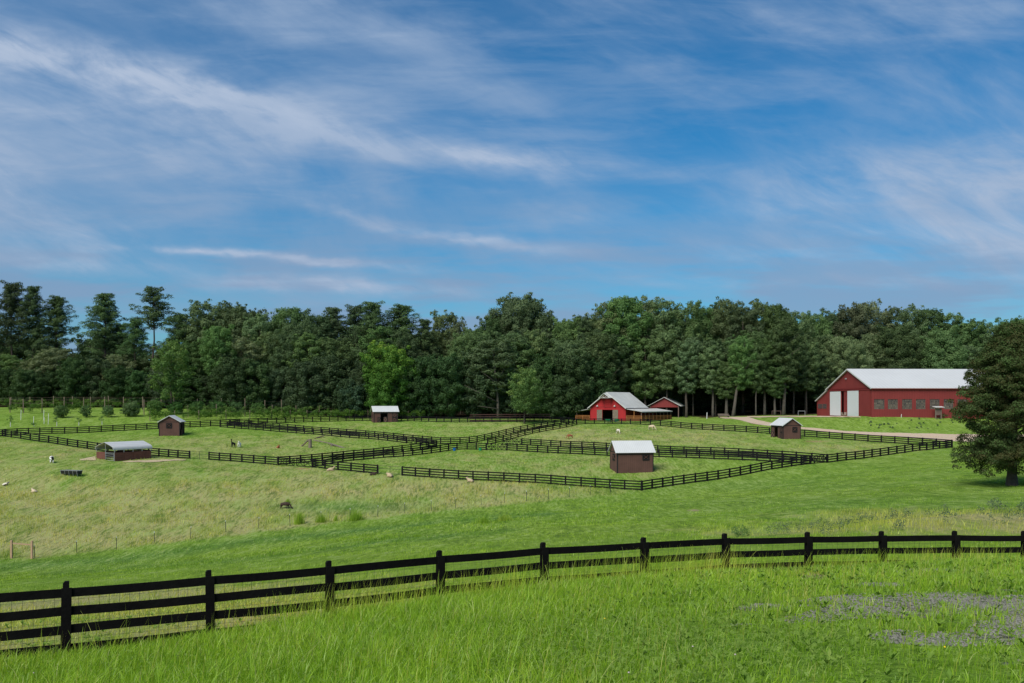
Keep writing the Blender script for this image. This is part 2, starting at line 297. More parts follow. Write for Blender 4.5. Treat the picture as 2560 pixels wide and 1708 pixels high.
# grass: one colour logic for ground and blades
def grass_mat(name, blades):
    m = bpy.data.materials.new(name); m.use_nodes = True; t = NT(m.node_tree); t.n.clear()
    geo = t.new('ShaderNodeNewGeometry').outputs['Position']
    def A(n):
        a = t.new('ShaderNodeAttribute'); a.attribute_name = n; return a.outputs['Fac']
    dry, dark, bright, bare, gravel, wood = A('dry'), A('dark'), A('bright'), A('bare'), A('gravel'), A('wood')
    flat = t.vmul(geo, (1.0, 1.0, 0.0))
    big = t.noise(t.vmul(geo, (1.0, 0.55, 0.0)), 0.055, 4, 0.55); mid = t.noise(t.vmul(geo, (1.0, 0.6, 0.0)), 0.33, 5, 0.6, 0.5); fin = t.noise(flat, 2.3, 5, 0.65)
    vf = t.noise(flat, 9.0, 4, 0.7)
    farf = t.rng(t.sep(geo)[1], 22.0, 50.0)
    st1 = t.noise(t.vmul(geo, (1.0, 0.20, 0.0)), 2.6, 6, 0.75, 0.3); st2 = t.noise(t.vmul(geo, (1.0, 0.30, 0.0)), 0.45, 4, 0.6)
    g1 = t.mix(t.rng(mid, 0.35, 0.65), rgb(0.130, 0.240, 0.028), rgb(0.190, 0.300, 0.040))
    g1 = t.mix(t.rng(big, 0.38, 0.62, 0.0, 0.5), g1, rgb(0.215, 0.305, 0.048))
    d = t.m('ADD', dry, t.m('MULTIPLY', t.m('SUBTRACT', mid, 0.5), 2.6)); d = t.m('ADD', d, t.m('MULTIPLY', t.m('SUBTRACT', fin, 0.5), 1.3))
    d = t.m('ADD', d, t.m('MULTIPLY', t.m('SUBTRACT', big, 0.5), 1.3))
    d = t.m('ADD', d, t.m('MULTIPLY', t.m('SUBTRACT', st1, 0.5), 1.8))
    d = t.m('MULTIPLY', t.rng(d, 0.05, 1.15), t.rng(dry, 0.02, 0.20))
    tan = t.mix(t.rng(vf, 0.35, 0.65), rgb(0.350, 0.325, 0.130), rgb(0.410, 0.355, 0.180))
    col = t.mix(d, g1, tan)
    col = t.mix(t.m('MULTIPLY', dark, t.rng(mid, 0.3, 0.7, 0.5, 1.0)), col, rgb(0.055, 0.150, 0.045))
    col = t.mix(bright, col, rgb(0.230, 0.330, 0.040))
    col = t.mix(t.rng(fin, 0.40, 0.72, 0.0, 0.40), col, rgb(0.060, 0.125, 0.022))
    lum = t.m('ADD', t.m('MULTIPLY', t.m('SUBTRACT', st1, 0.5), 2.0), t.m('MULTIPLY', t.m('SUBTRACT', st2, 0.5), 0.9))
    col = t.mix(t.m('MULTIPLY', farf, t.rng(lum, 0.0, 0.27, 0.0, 0.72)), col, rgb(0.280, 0.360, 0.120))
    col = t.mix(t.m('MULTIPLY', farf, t.rng(lum, 0.0, -0.27, 0.0, 0.75)), col, rgb(0.075, 0.130, 0.032))
    b_ = t.rng(t.m('ADD', bare, t.m('MULTIPLY', t.m('SUBTRACT', fin, 0.5), 0.9)), 0.45, 0.75)
    if not blades: col = t.mix(b_, col, t.mix(t.rng(mid, 0.4, 0.6), rgb(0.34, 0.19, 0.11), rgb(0.30, 0.24, 0.15)))
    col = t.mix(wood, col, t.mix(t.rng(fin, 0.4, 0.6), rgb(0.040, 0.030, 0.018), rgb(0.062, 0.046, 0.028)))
    o = t.new('ShaderNodeOutputMaterial')
    if blades:
        at_ = t.new('ShaderNodeAttribute'); at_.attribute_name = 'tint'; f = at_.outputs['Fac']
        col = t.mix(t.rng(f, 0.0, 1.0, 0.0, 0.75), t.mix(1.0, col, rgb(1.22, 1.3, 0.6), 'MULTIPLY'), t.mix(1.0, col, rgb(2.8, 2.45, 1.4), 'MULTIPLY'))
        col = t.mix(t.rng(f, 0.86, 0.95, 0.0, 0.6), col, rgb(0.42, 0.38, 0.20))
        dd = t.new('ShaderNodeBsdfDiffuse'); tr = t.new('ShaderNodeBsdfTranslucent'); t.l.new(col, dd.inputs[0]); t.l.new(t.mix(1.0, col, rgb(1.3, 1.25, 0.8), 'MULTIPLY'), tr.inputs[0])
        mx = t.new('ShaderNodeMixShader'); mx.inputs[0].default_value = 0.42; t.l.new(dd.outputs[0], mx.inputs[1]); t.l.new(tr.outputs[0], mx.inputs[2])
        gl = t.new('ShaderNodeBsdfGlossy'); gl.inputs['Roughness'].default_value = 0.42; gl.inputs['Color'].default_value = rgb(0.8, 0.85, 0.8); m3 = t.new('ShaderNodeMixShader'); m3.inputs[0].default_value = 0.025
        t.l.new(mx.outputs[0], m3.inputs[1]); t.l.new(gl.outputs[0], m3.inputs[2]); t.l.new(m3.outputs[0], o.inputs[0])
    else:
        gv = t.new('ShaderNodeTexVoronoi'); t.l.new(flat, gv.inputs['Vector']); gv.inputs['Scale'].default_value = 22
        gc = t.mix(t.rng(t.sep(gv.outputs['Color'])[0], 0.1, 0.9), rgb(0.055, 0.053, 0.040), rgb(0.33, 0.325, 0.26))
        gc = t.mix(t.rng(mid, 0.5, 0.65, 0, 0.6), gc, rgb(0.22, 0.165, 0.12))
        pat = t.noise(t.vmul(geo, (1.0, 0.7, 0.0)), 1.3, 4, 0.6)
        gm = t.rng(t.m('ADD', t.m('ADD', gravel, t.m('MULTIPLY', t.m('SUBTRACT', fin, 0.5), 1.2)), t.m('MULTIPLY', t.m('SUBTRACT', pat, 0.5), 2.4)), 0.50, 0.70)
        col = t.mix(gm, col, gc)
        dd = t.new('ShaderNodeBsdfDiffuse'); t.l.new(col, dd.inputs[0])
        bp = t.new('ShaderNodeBump'); bp.inputs['Strength'].default_value = 0.9; bp.inputs['Distance'].default_value = 0.25
        t.l.new(t.m('ADD', t.m('MULTIPLY', fin, 0.6), t.m('MULTIPLY', vf, 0.5)), bp.inputs['Height']); t.l.new(bp.outputs[0], dd.inputs['Normal'])
        t.l.new(dd.outputs[0], o.inputs[0])
    return m
M['ground'] = grass_mat('pasture_ground', False); M['blade'] = grass_mat('grass_blades', True)
M['road'] = pmat('sandy_gravel', (0.50, 0.41, 0.31), 0.95, var=0.25, scale=0.25, bump=0.6, bscale=4, col2=(0.52, 0.36, 0.24))
M['straw'] = pmat('trodden_sand', (0.52, 0.42, 0.26), 0.95, var=0.3, scale=0.8)
# old glass: each pane its own tone (attribute tint on the pane faces)
m = M['glass']; t = NT(m.node_tree); a_ = t.new('ShaderNodeAttribute'); a_.attribute_name = 'tint'
t.l.new(t.mix(t.rng(a_.outputs['Fac'], 0.0, 1.0), rgb(0.035, 0.042, 0.048), rgb(0.20, 0.18, 0.145)), t.n['Principled BSDF'].inputs['Base Color'])
# ------------------------------------------------------------------ terrain
SEEN=[(13,1090,176),(160,1084.5,182),(310,1077,188),(430,1072,192),(550,1068,196),(737,1058,218),(865,1053,228),(1003,1052.5,228),(1110,1056,222),(1270,1055,220),(1401,1053,226),
(1531,1060,222),(1651,1065,208),(1729,1073,196),(1810,1078,190),(1894,1082.4,184),(2012,1092,177),(2170,1104.5,168),(2271,1110.6,162),(2380,1120,154),
(2200,1141,145),(2068,1157,137),(1902,1179,132),(1738,1207,127),(1604,1226,123),
(6,1092,173),(98,1107,163),(194,1119,157),(300,1133,150),(445,1146,147),(549,1151,148),(695,1163,144),(845,1174,137),(944,1185,132),(1006,1189,130),(1146,1199,128),(1299,1205,127),(1453,1216,125),
(740,1084.5,196),(874,1094.7,190),(993,1105,184),(1091,1118,173),(1172,1109,182),(1247,1092,193),(1335,1073,208),
(858,1148,155),(1008,1142,153),(1121,1127,164),(1215,1125.7,165),(1305,1113.5,178),(1344,1132,160),(1377,1117.6,174),(1455,1121,168),(1487,1139,152),(1645,1134,155),(1812,1139,149),(1785,1148,144),(1925,1155,139),(1955,1148,143),
(1580,1184,134),(425,1090,178),(965,1057,221),(1960,1097,172),(300,1153,140),
(87,1389,92),(291,1373,95),(477,1344,99),(725,1316,104),(875,1298,107),(1078,1278,111),(1261,1256,115),(1476,1238,119),(128,1155,138),(180,1190,127),(85,1232,120),(715,1272,113),(0,1300,104),
(0,1450,50),(290,1500,32),(700,1400,52),(700,1450,34),(1280,1330,57),(1280,1380,34),(1280,1290,82),(1700,1290,68),(1700,1330,44),(2000,1330,38),(2000,1250,74),(2100,1200,105),(2250,1170,118),
(2383,1290,34),(2383,1212,64),(2383,1165,95),(2530,1212,62),(2530,1300,31),
(2181,1042.4,205),(2420,1043,210),(2044,1040.3,237),(2123,1041,218),(1476,1052,238),(1564,1053,231),(1640,1052,236),(1700,1047,245),(1900,1040,240),(1800,1042,245),(2212,1086,186),(2106,1081,190),(2300,1060,197),(2120,1060,200),
(50,1032,215),(300,1034,218),(550,1036,222),(750,1041,235),(950,1042,248),(300,1043,208),(30,1060,192),(300,1060,199),
(20,1018,250),(300,1016,255),(700,1028,258),(1100,1040,255),(1350,1043,255),(1600,1040,262),(2500,1030,235),
(165,1650,13.7),(521,1600,14.8),(819,1546,15.7),(1096,1510,16.8),(1356,1475,17.7),(1606,1446,18.4),(1810,1434,18.7),(2015,1430,18.8),(2200,1420,19),(2383,1410,19),(2550,1404,19.3),
(165,1725,10.5),(700,1672,11),(1280,1718,8.3),(1280,1575,12),(1900,1708,7.3),(2300,1440,15),(2300,1560,10),(2500,1708,7),(1800,1500,12.5)]
# explicit X,Y,z
XYZ=[(0,0,-1.75),(-15,0,-1.9),(15,0,-1.6),(0,-30,-1.2),(-60,-20,-3),(60,-20,-1.5),(-120,60,-14),(-150,120,-13),(-170,180,-6),(120,60,-5.0),(150,150,-4.5),(190,220,-2.5),
(-250,350,0),(0,350,-3),(250,350,-1),(-400,0,-6),(400,0,-3),(-400,400,0),(400,400,0),(0,-200,-1),(-100,0,-6),(60,20,-3.2),(-25,14,-4.6),(-35,40,-8.5),(22,24,-4.1),(-9,17,-4.5),(14,24,-4.3),(3,22,-4.4)]
P=[];Z=[]
for px,py,Y in SEEN: P.append(((px-CX)/F*Y,Y));Z.append(-(py-HY)/F*Y)
for x,y,z in XYZ: P.append((x,y));Z.append(z)
P=np.array(P);Z=np.array(Z)
def tr(X,Y):
    Yc=np.maximum(Y,-40)+45.
    # warp so near detail gets resolution
    r=np.log(Yc)*1.0
    return np.stack([X/Yc*1.0, r*1.2],-1)
def ker(A,B):
    d2=((A[:,None,:]-B[None])**2).sum(-1)
    return 0.5*d2*np.log(d2+1e-12)
TA_=tr(P[:,0],P[:,1]);TN_=len(TA_)
lam=2e-4
K_=ker(TA_,TA_)+lam*np.eye(TN_)
Q_=np.c_[np.ones(TN_),TA_]
MM_=np.block([[K_,Q_],[Q_.T,np.zeros((3,3))]])
WT=np.linalg.solve(MM_,np.r_[Z,np.zeros(3)])
def H(X,Y):
    X=np.asarray(X,float);Y=np.asarray(Y,float)
    B=tr(X.ravel(),Y.ravel());out=np.empty(len(B))
    for i in range(0,len(B),20000):
        b=B[i:i+20000];out[i:i+20000]=ker(b,TA_)@WT[:TN_]+np.c_[np.ones(len(b)),b]@WT[TN_:]
    return out.reshape(X.shape)
YS=np.concatenate([np.geomspace(4,420,1400)])
def at(px,py):
    u=(px-CX)/F; v=-(py-HY)/F
    d=H(u*YS,YS)-v*YS
    i=np.argmax(d>0)
    if d[i]<=0: return None
    a,b=YS[max(i-1,0)],YS[i]
    for _ in range(20):
        m=(a+b)/2
        if H(np.array([u*m]),np.array([m]))[0]-v*m>0:b=m
        else:a=m
    return u*b,b,v*b
def atp(px, py, dz=0.0):
    x_, y_, z_ = at(px, py); return Vector((float(x_), float(y_), float(z_) + dz))
def hz(x_, y_): return float(H(np.array([x_]), np.array([y_]))[0])
def proj(X, Y, Z): return CX + F * X / Y, HY - F * Z / Y
# where the grass is dry, dark, bright, bare or gravelled: soft patches given where they lie in the field
NFX0 = [-13, -7.2, -5.2, -3.3, -1.45, 0.63, 2.8, 4.9, 7, 9, 11.2, 13.3]; NFY0 = [13.3, 14.2, 15.1, 16, 17.1, 18.1, 19, 20.2, 21, 21.6, 22, 22.4]
def zones(X, Y, Z):
    Yc = np.maximum(Y, 3.0); px = CX + F * X / Yc; py = HY - F * Z / Yc
    def blob(cx, cy, rx, ry, p=2.0):
        return np.exp(-((np.abs(px - cx) / rx) ** p + (np.abs(py - cy) / ry) ** p))
    def curve(pts, w0, w1=None):
        xs, ys = zip(*pts); w = np.interp(px, [xs[0], xs[-1]], [w0, w1 or w0])
        yy = np.interp(px, xs, ys); e = np.clip((px - xs[0]) / 60 + 0.5, 0, 1) * np.clip((xs[-1] - px) / 60 + 0.5, 0, 1)
        return np.exp(-((py - yy) / w) ** 2) * e
    # line of steel posts divides the pasture from the mown strip
    tl = np.interp(px, [-900, 87, 477, 875, 1261, 1480, 1610, 2560], [1440, 1395, 1352, 1303, 1262, 1243, 1228, 1100])
    fl = np.interp(px, [-900, 6, 98, 194, 300, 445, 549, 695, 845, 944, 1006, 1146, 1299, 1453, 1604, 1902, 2068, 2200, 2380, 2560], [1060, 1092, 1107, 1119, 1133, 1146, 1151, 1163, 1174, 1185, 1189, 1199, 1205, 1216, 1226, 1179, 1157, 1141, 1120, 1110])
    past = np.clip((tl - py) / 8 + 0.5, 0, 1) * np.clip((py - fl) / 6 + 0.5, 0, 1) * (px < 1615) * (Y > 60)
    dry = past * 0.72
    dry += past * (0.25 * blob(150, 1300, 500, 90, 4) + 0.2 * blob(1000, 1235, 420, 25) + 0.3 * blob(1150, 1290, 330, 20) - 0.35 * blob(420, 1180, 330, 25) - 0.3 * blob(60, 1125, 120, 25) - 0.6 * blob(860, 1262, 190, 16) - 0.35 * blob(1500, 1245, 120, 20))
    inside = (py < fl - 1) & (Y < 232)
    dry += np.where(inside, 0.52 * blob(600, 1120, 360, 34, 4) + 0.68 * blob(1560, 1092, 330, 30, 4) + 0.42 * blob(1300, 1165, 400, 35, 4) + 0.30 * blob(1050, 1078, 300, 22, 4) + 0.48 * blob(2120, 1120, 220, 24), 0)
    dry = np.where(Y > 60, dry, 0)
    rw = np.clip((Y - 22.5) / 3, 0, 1) * np.clip((70 - Y) / 15, 0, 1)
    dry += rw * (0.95 * blob(2420, 1302, 460, 30, 4) + 0.5 * blob(1900, 1325, 260, 14)) + 0.75 * (Y > np.interp(X, NFX0, NFY0) + 0.1) * (Y < 36) * np.clip((1500 - px) / 500, 0, 1) * np.clip((py - 1440) / 60 + 0.3, 0, 1) * (Y < 36)
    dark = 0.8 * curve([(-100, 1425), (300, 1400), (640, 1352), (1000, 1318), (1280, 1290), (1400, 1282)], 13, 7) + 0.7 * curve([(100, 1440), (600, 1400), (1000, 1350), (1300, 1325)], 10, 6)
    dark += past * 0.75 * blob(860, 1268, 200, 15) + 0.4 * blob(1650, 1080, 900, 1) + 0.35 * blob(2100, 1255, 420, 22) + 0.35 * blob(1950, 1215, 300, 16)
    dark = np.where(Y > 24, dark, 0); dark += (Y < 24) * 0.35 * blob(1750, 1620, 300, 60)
    bright = np.where(Y > 24, 0.5 * blob(1800, 1315, 500, 12) + 0.4 * blob(600, 1440, 600, 22) + 0.4 * blob(1950, 1235, 230, 12) + 0.12 * blob(300, 1053, 500, 12) * (Y > 180) + 0.35 * blob(2200, 1055, 250, 14) * (Y > 180) + 0.35 * blob(1200, 1390, 700, 20), 0)
    bare = 0.75 * blob(760, 1172, 40, 4) + 0.6 * blob(135, 1172, 14, 5) + 0.7 * blob(2042, 1104, 60, 4) + 0.4 * blob(1500, 1118, 90, 3) + 0.8 * blob(1735, 1276, 26, 4) + 0.45 * blob(2065, 1274, 30, 3)
    bare = np.where(Y > 24, bare, 0.9 * blob(2020, 1438, 70, 14) + 0.3 * blob(1760, 1478, 60, 14))
    gr = np.where(Y < 22, 0.62 * (0.95 * blob(2270, 1428, 150, 7) + 0.55 * blob(2380, 1500, 280, 44) + 0.42 * blob(2050, 1510, 230, 34) + 0.45 * blob(2350, 1600, 260, 36) + 0.9 * blob(2400, 1512, 190, 20) + 0.9 * blob(2560, 1560, 120, 36) + 0.8 * blob(2230, 1535, 110, 12) + 0.75 * blob(2020, 1550, 90, 14) + 0.7 * blob(2240, 1590, 60, 12) + 0.6 * blob(2420, 1600, 160, 14) + 0.7 * blob(2200, 1462, 70, 5) + 0.8 * blob(1850, 1564, 50, 5) + 0.5 * blob(2560, 1655, 90, 10) + 0.55 * blob(1890, 1522, 60, 10)), 0)
    edge = np.interp(px, [-400, 0, 300, 550, 900, 1200, 1350, 1460, 1500, 1720, 1760, 2040, 2060, 2500, 3000], [246, 246, 243, 242, 240, 238, 238, 246, 262, 262, 241, 242, 252, 246, 246])
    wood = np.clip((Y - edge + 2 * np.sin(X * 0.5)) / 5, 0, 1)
    c = lambda a: np.clip(a, 0, 1)
    return c(dry), c(dark), c(bright), c(bare), c(gr), wood
def hnoise(X, Y):
    return 0.05 * np.sin(X * 0.9 + 1.3 * np.sin(Y * 0.37)) * np.sin(Y * 0.53 + np.sin(X * 0.41)) + 0.03 * np.sin(X * 2.3 + Y * 1.1) * np.sin(Y * 1.9 - X * 0.6)
ys = np.concatenate([-np.geomspace(300, 2, 30), np.linspace(-1, 3, 9), np.geomspace(3.2, 450, 520), np.geomspace(480, 4200, 30)])
us = np.concatenate([-np.geomspace(6, 0.78, 24), np.linspace(-0.76, 0.76, 300), np.geomspace(0.78, 6, 24)])
YY, UU = np.meshgrid(ys, us, indexing='ij'); XX = UU * (np.abs(YY) + 6.0)
ZZ = H(XX, YY)
far = np.clip((np.hypot(XX, YY) - 330) / 150, 0, 1)
ZZ = ZZ * (1 - far) + (-1.0) * far
ZZ += hnoise(XX, YY) * np.clip((250 - np.abs(YY)) / 150, 0, 1) * np.clip((np.abs(YY) - 20) / 20, 0, 1)
nr, nc = ZZ.shape; ii = np.arange(nr * nc).reshape(nr, nc)
FQ = np.stack([ii[:-1, :-1], ii[:-1, 1:], ii[1:, 1:], ii[1:, :-1]], -1).reshape(-1, 4)
V = np.stack([XX, YY, ZZ], -1).reshape(-1, 3); zo = zones(V[:, 0], V[:, 1], V[:, 2])
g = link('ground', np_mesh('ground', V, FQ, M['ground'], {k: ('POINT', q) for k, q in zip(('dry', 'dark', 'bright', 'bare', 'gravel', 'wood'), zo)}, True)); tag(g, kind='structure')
# ------------------------------------------------------------------ grass blades
def blades(name, P, hgt, wid, seg, tint, lean=0.35, label='', seed=0, droop=0.0, zonev=None, dirs=None):
    """P (n,3) roots. each blade: seg quads tapering to a tip"""
    r = np.random.default_rng(seed); n = len(P); az = r.uniform(0, 2 * pi, n); la = r.uniform(0, 2 * pi, n)
    le = np.abs(r.normal(0, lean, n)); D = np.stack([np.cos(la) * le, np.sin(la) * le, np.zeros(n)], 1); D[:, 0] += 0.10
    if dirs is not None:
        ok_ = ~np.isnan(dirs[:, 0]); D[ok_, :2] = dirs[ok_] * 0.55 + D[ok_, :2] * 0.3
    Wd = np.stack([np.cos(az), np.sin(az), np.zeros(n)], 1)
    rows = []
    for k in range(seg + 1):
        f = k / seg; c = P + D * (hgt * f ** 1.8)[:, None]; c[:, 2] += hgt * (f - droop * f ** 3)
        w = wid * (1 - 0.92 * f ** 1.5) * 0.5
        rows.append(c - Wd * w[:, None]); rows.append(c + Wd * w[:, None])
    V = np.stack(rows, 1).reshape(-1, 3); m_ = 2 * (seg + 1)
    base = (np.arange(n) * m_)[:, None]
    Fq = np.concatenate([base + np.array([[2 * k, 2 * k + 1, 2 * k + 3, 2 * k + 2]]) for k in range(seg)], 0)
    zo = zonev if zonev is not None else zones(P[:, 0], P[:, 1], P[:, 2])
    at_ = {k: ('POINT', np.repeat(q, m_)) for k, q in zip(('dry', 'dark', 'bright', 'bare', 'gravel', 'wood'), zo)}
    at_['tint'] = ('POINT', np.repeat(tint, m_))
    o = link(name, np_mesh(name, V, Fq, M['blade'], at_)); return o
def scatter(y0, y1, dens, half=0.62, pad=1.5, seed=1):
    r = np.random.default_rng(seed); area_w = lambda y: 2 * (half * y + pad)
    n = int(dens * 0.5 * (area_w(y0) + area_w(y1)) * (y1 - y0))
    yy = r.uniform(y0, y1, int(n * 2)); keep = r.uniform(0, 1, len(yy)) < area_w(yy) / area_w(y1); yy = yy[keep][:n]
    xx = r.uniform(-1, 1, len(yy)) * area_w(yy) / 2
    return xx, yy, r
def snoise(X, Y, s, seed=0):
    r = np.random.default_rng(seed); a = np.zeros_like(X)
    for k in range(7):
        th = r.uniform(0, pi * 2); fr = s * r.uniform(0.6, 1.9); a += np.sin((X * np.cos(th) + Y * np.sin(th)) * fr + r.uniform(0, 6.28) + 1.2 * np.sin((X * np.sin(th) - Y * np.cos(th)) * fr * 0.7))
    return a / 3.2
# fence line in plan for the foreground
NF = [(-240, 1500, -3.0), (165, 1469, -3.0), (521, 1440.5, -3.0), (821, 1416, -3.0), (1097.5, 1389.5, -3.0), (1357, 1368.5, -3.0), (1608, 1355.5, -3.04), (1811, 1345, -3.12), (2018, 1341, -3.20), (2203, 1338.5, -3.28), (2386, 1337.5, -3.34), (2559, 1337.5, -3.40), (2730, 1338, -3.46), (2900, 1339, -3.52)]
NFP = []
for px, py, z_ in NF:
    Y_ = -z_ * F / (py - HY); NFP.append(((px - CX) / F * Y_, Y_, z_))
nfx = np.array([p[0] for p in NFP]); nfy = np.array([p[1] for p in NFP])
GD = 760
xx, yy, r = scatter(5.5, 27, GD, seed=3)
fy = np.interp(xx, nfx, nfy); beyond = yy > fy
zz = H(xx, yy); zo = zones(xx, yy, zz); grv = zo[4]; bar = zo[3]
n1_ = snoise(xx, yy, 1.6, 2); n2_ = snoise(xx, yy, 5.0, 5)
pxx = CX + F * xx / yy
pat_ = snoise(xx, yy, 3.2, 12)
dn = np.clip(1.0 - 1.45 * np.clip(grv + 0.42 * pat_ * (grv > 0.10), 0, 1) - 0.8 * bar, 0.04, 1) * np.where(beyond, 0.30, 1.0) * np.clip((yy - 3) / 6, 0.5, 1)
dn *= np.where((pxx > 1700) & ~beyond, np.clip(0.75 + 0.35 * n1_, 0.3, 1), 1.0)
k = r.uniform(0, 1, len(xx)) < dn * 0.62
# the other part of the blades grows in tufts
tx, ty, r2 = scatter(5.5, 24, 34, seed=77); tn = len(tx); tsz = r2.gamma(3.0, 0.33, tn)
tk = r2.integers(0, tn, 150000); tr_ = np.abs(r2.normal(0, 0.055, len(tk))) * (0.6 + 0.6 * tsz[tk]); ta = r2.uniform(0, 2 * pi, len(tk))
tX = tx[tk] + tr_ * np.cos(ta); tY = ty[tk] + tr_ * np.sin(ta); tZ = H(tX, tY); tg = zones(tX, tY, tZ)
tp_ = CX + F * tX / tY; tb = tY > np.interp(tX, nfx, nfy) - 0.15
tkeep = (r2.uniform(0, 1, len(tX)) < np.clip(1.0 - 1.1 * tg[4] - 0.7 * tg[3], 0.12, 1)) & (~tb); T_ = [a[tkeep] for a in (tX, tY, tZ, tr_, ta, tsz[tk])]
tleft = np.clip((1750 - tp_[tkeep]) / 500, 0, 1); nearf = (np.interp(T_[0], nfx, nfy) - T_[1]) < 0.8
th_ = (0.10 + 0.13 * tleft) * (0.45 + 0.62 * T_[5]) * r2.uniform(0.6, 1.2, len(T_[0])) * np.where(nearf, 0.7, 1.0)
xx, yy, zz, beyond, n1_, n2_, grv, fy, pxx = [a[k] for a in (xx, yy, zz, beyond, n1_, n2_, grv, fy, pxx)]
lefty = np.clip((1750 - pxx) / 500, 0, 1)
hh = (0.11 + 0.14 * lefty + 0.05 * n1_ + 0.03 * n2_) * r.uniform(0.55, 1.35, len(xx)); hh = np.where(beyond, 0.09 * r.uniform(0.6, 1.6, len(xx)), hh); hh *= np.where((~beyond) & (fy - yy < 0.7), 0.6, 1.0); hh = np.clip(hh, 0.04, 0.6)
P_ = np.stack([xx, yy, zz - 0.015], 1)
ns_ = len(xx)
xx = np.r_[xx, T_[0]]; yy = np.r_[yy, T_[1]]; P_ = np.r_[P_, np.stack([T_[0], T_[1], T_[2] - 0.015], 1)]; hh = np.r_[hh, np.clip(th_, 0.03, 0.7)]
n1_ = np.r_[n1_, snoise(T_[0], T_[1], 1.6, 2)]; n2_ = np.r_[n2_, (T_[5] - 1.0) * 0.8 + 0.3 * np.sin(tx[tk][tkeep] * 40)]
dirs = np.full((len(xx), 2), np.nan); dirs[ns_:, 0] = np.cos(T_[4]) * (0.25 + 4.5 * T_[3]); dirs[ns_:, 1] = np.sin(T_[4]) * (0.25 + 4.5 * T_[3])
o = blades('grass', P_, hh, 0.0052 + 0.00055 * yy * r.uniform(0.7, 1.4, len(xx)), 3, np.clip(0.34 + 0.22 * n2_ + 0.12 * n1_ + r.normal(0, 0.30, len(xx)), 0, 1), 0.38, seed=5, droop=0.22, dirs=dirs)
tag(o, 'bright green long grass filling the foreground on both sides of the black fence', 'grass', kind='stuff')
# tall seeding stalks along the fence
m_ = 9000; q = r.uniform(-9.5, 14.5, m_); off = np.abs(r.normal(0, 0.55, m_)) * -1 + 0.05
sx_ = q; sy_ = np.interp(q, nfx, nfy) + off * 1.2 - 0.08; sz_ = H(sx_, sy_)
den = np.clip(0.55 + 0.6 * snoise(sx_, sy_ * 0 + 3, 1.1, 9) + 0.25 * ((sx_ > -4) & (sx_ < 5)), 0.06, 1) * np.where(sx_ > 5, 0.4, 0.62); k = r.uniform(0, 1, m_) < den
sx_, sy_, sz_ = sx_[k], sy_[k], sz_[k]; m_ = len(sx_)
hh = r.uniform(0.22, 0.70, m_) * np.where(sx_ > 5, 0.7, 1)
dryv = (np.full(m_, 0.40), np.zeros(m_), np.full(m_, 0.2), np.zeros(m_), np.zeros(m_), np.zeros(m_))
o = blades('seeding_grass', np.stack([sx_, sy_, sz_], 1), hh, np.full(m_, 0.009), 4, r.uniform(0.2, 0.9, m_), 0.26, seed=8, zonev=dryv)
tag(o, 'tall seeding grass stalks standing up against the foreground fence boards', 'grass', kind='stuff')
for nm, y0, y1, de, hlo, hhi, w0, sg, sd_, lab in (('meadow_grass', 27, 62, 48, 0.08, 0.20, 0.020, 2, 21, 'mown green grass on the slope just beyond the foreground fence'),
                           ('meadow_grass', 62, 128, 20.0, 0.12, 0.34, 0.045, 2, 22, 'rough green and straw coloured grass of the open pasture'),
                           ('meadow_grass', 128, 216, 5.0, 0.10, 0.26, 0.080, 1, 23, 'short grass growing inside the fenced paddocks')):
    xx, yy, r = scatter(y0, y1, de, 0.61, 2, sd_); zz = H(xx, yy) + hnoise(xx, yy) * np.clip((yy - 20) / 20, 0, 1); zo = zones(xx, yy, zz)
    sn = snoise(xx, yy, 0.5, 4); kk = r.uniform(0, 1, len(xx)) < np.clip(0.6 + 0.5 * sn, 0.15, 1) * (1 - 0.8 * zo[3])
    xx, yy, zz, sn = xx[kk], yy[kk], zz[kk], sn[kk]; zo = tuple(q[kk] for q in zo)
    hh = r.uniform(hlo, hhi, len(xx)) * (0.6 + 0.9 * zo[0] + 0.25 * np.clip(sn, -1, 1))
    pxx, pyy = proj(xx, yy, zz); hh *= np.where((pxx > 1620) & (yy > 62) & (yy < 140), 0.5, 1)
    o = blades(nm, np.stack([xx, yy, zz - 0.02], 1), hh, w0 * r.uniform(0.6, 1.4, len(xx)), sg, np.clip(0.30 + 0.28 * snoise(xx, yy * 0.25, 2.2, 6) + r.normal(0, 0.26, len(xx)), 0, 1), 0.4, seed=sd_ + 10, zonev=zo)
    tag(o, lab, 'grass', kind='stuff')
# clover leaves near the camera
m_ = 52000; xx, yy, r = scatter(5.5, 13.5, 300, seed=31); zz = H(xx, yy); pxx, pyy = proj(xx, yy, zz)
dc = np.exp(-(((pxx - 1650) / 520) ** 2 + ((pyy - 1640) / 85) ** 2)) + 0.12 + 0.25 * np.clip(snoise(xx, yy, 2.0, 7), 0, 1) * (pxx > 500)
k = r.uniform(0, 1, len(xx)) < np.clip(dc, 0, 1) * (1 - zones(xx, yy, zz)[4]); xx, yy, zz = xx[k], yy[k], zz[k]; n = len(xx)
c = np.stack([xx, yy, zz + r.uniform(0.05, 0.22, n)], 1); nrm = np.stack([r.normal(0, 0.45, n), r.normal(-0.3, 0.4, n), np.ones(n)], 1); nrm /= np.linalg.norm(nrm, axis=1)[:, None]
a1 = np.cross(nrm, np.stack([r.normal(size=n), r.normal(size=n), r.normal(size=n)], 1)); a1 /= np.linalg.norm(a1, axis=1)[:, None]; a2 = np.cross(nrm, a1)
R_ = r.uniform(0.010, 0.022, n)[:, None]; vs = []
for k3 in range(3):
    th = k3 * 2 * pi / 3; d1 = a1 * cos(th) + a2 * sin(th); d2 = -a1 * sin(th) + a2 * cos(th)
    vs += [c, c + d1 * R_ * 0.6 + d2 * R_ * 0.5, c + d1 * R_ * 1.25, c + d1 * R_ * 0.6 - d2 * R_ * 0.5]
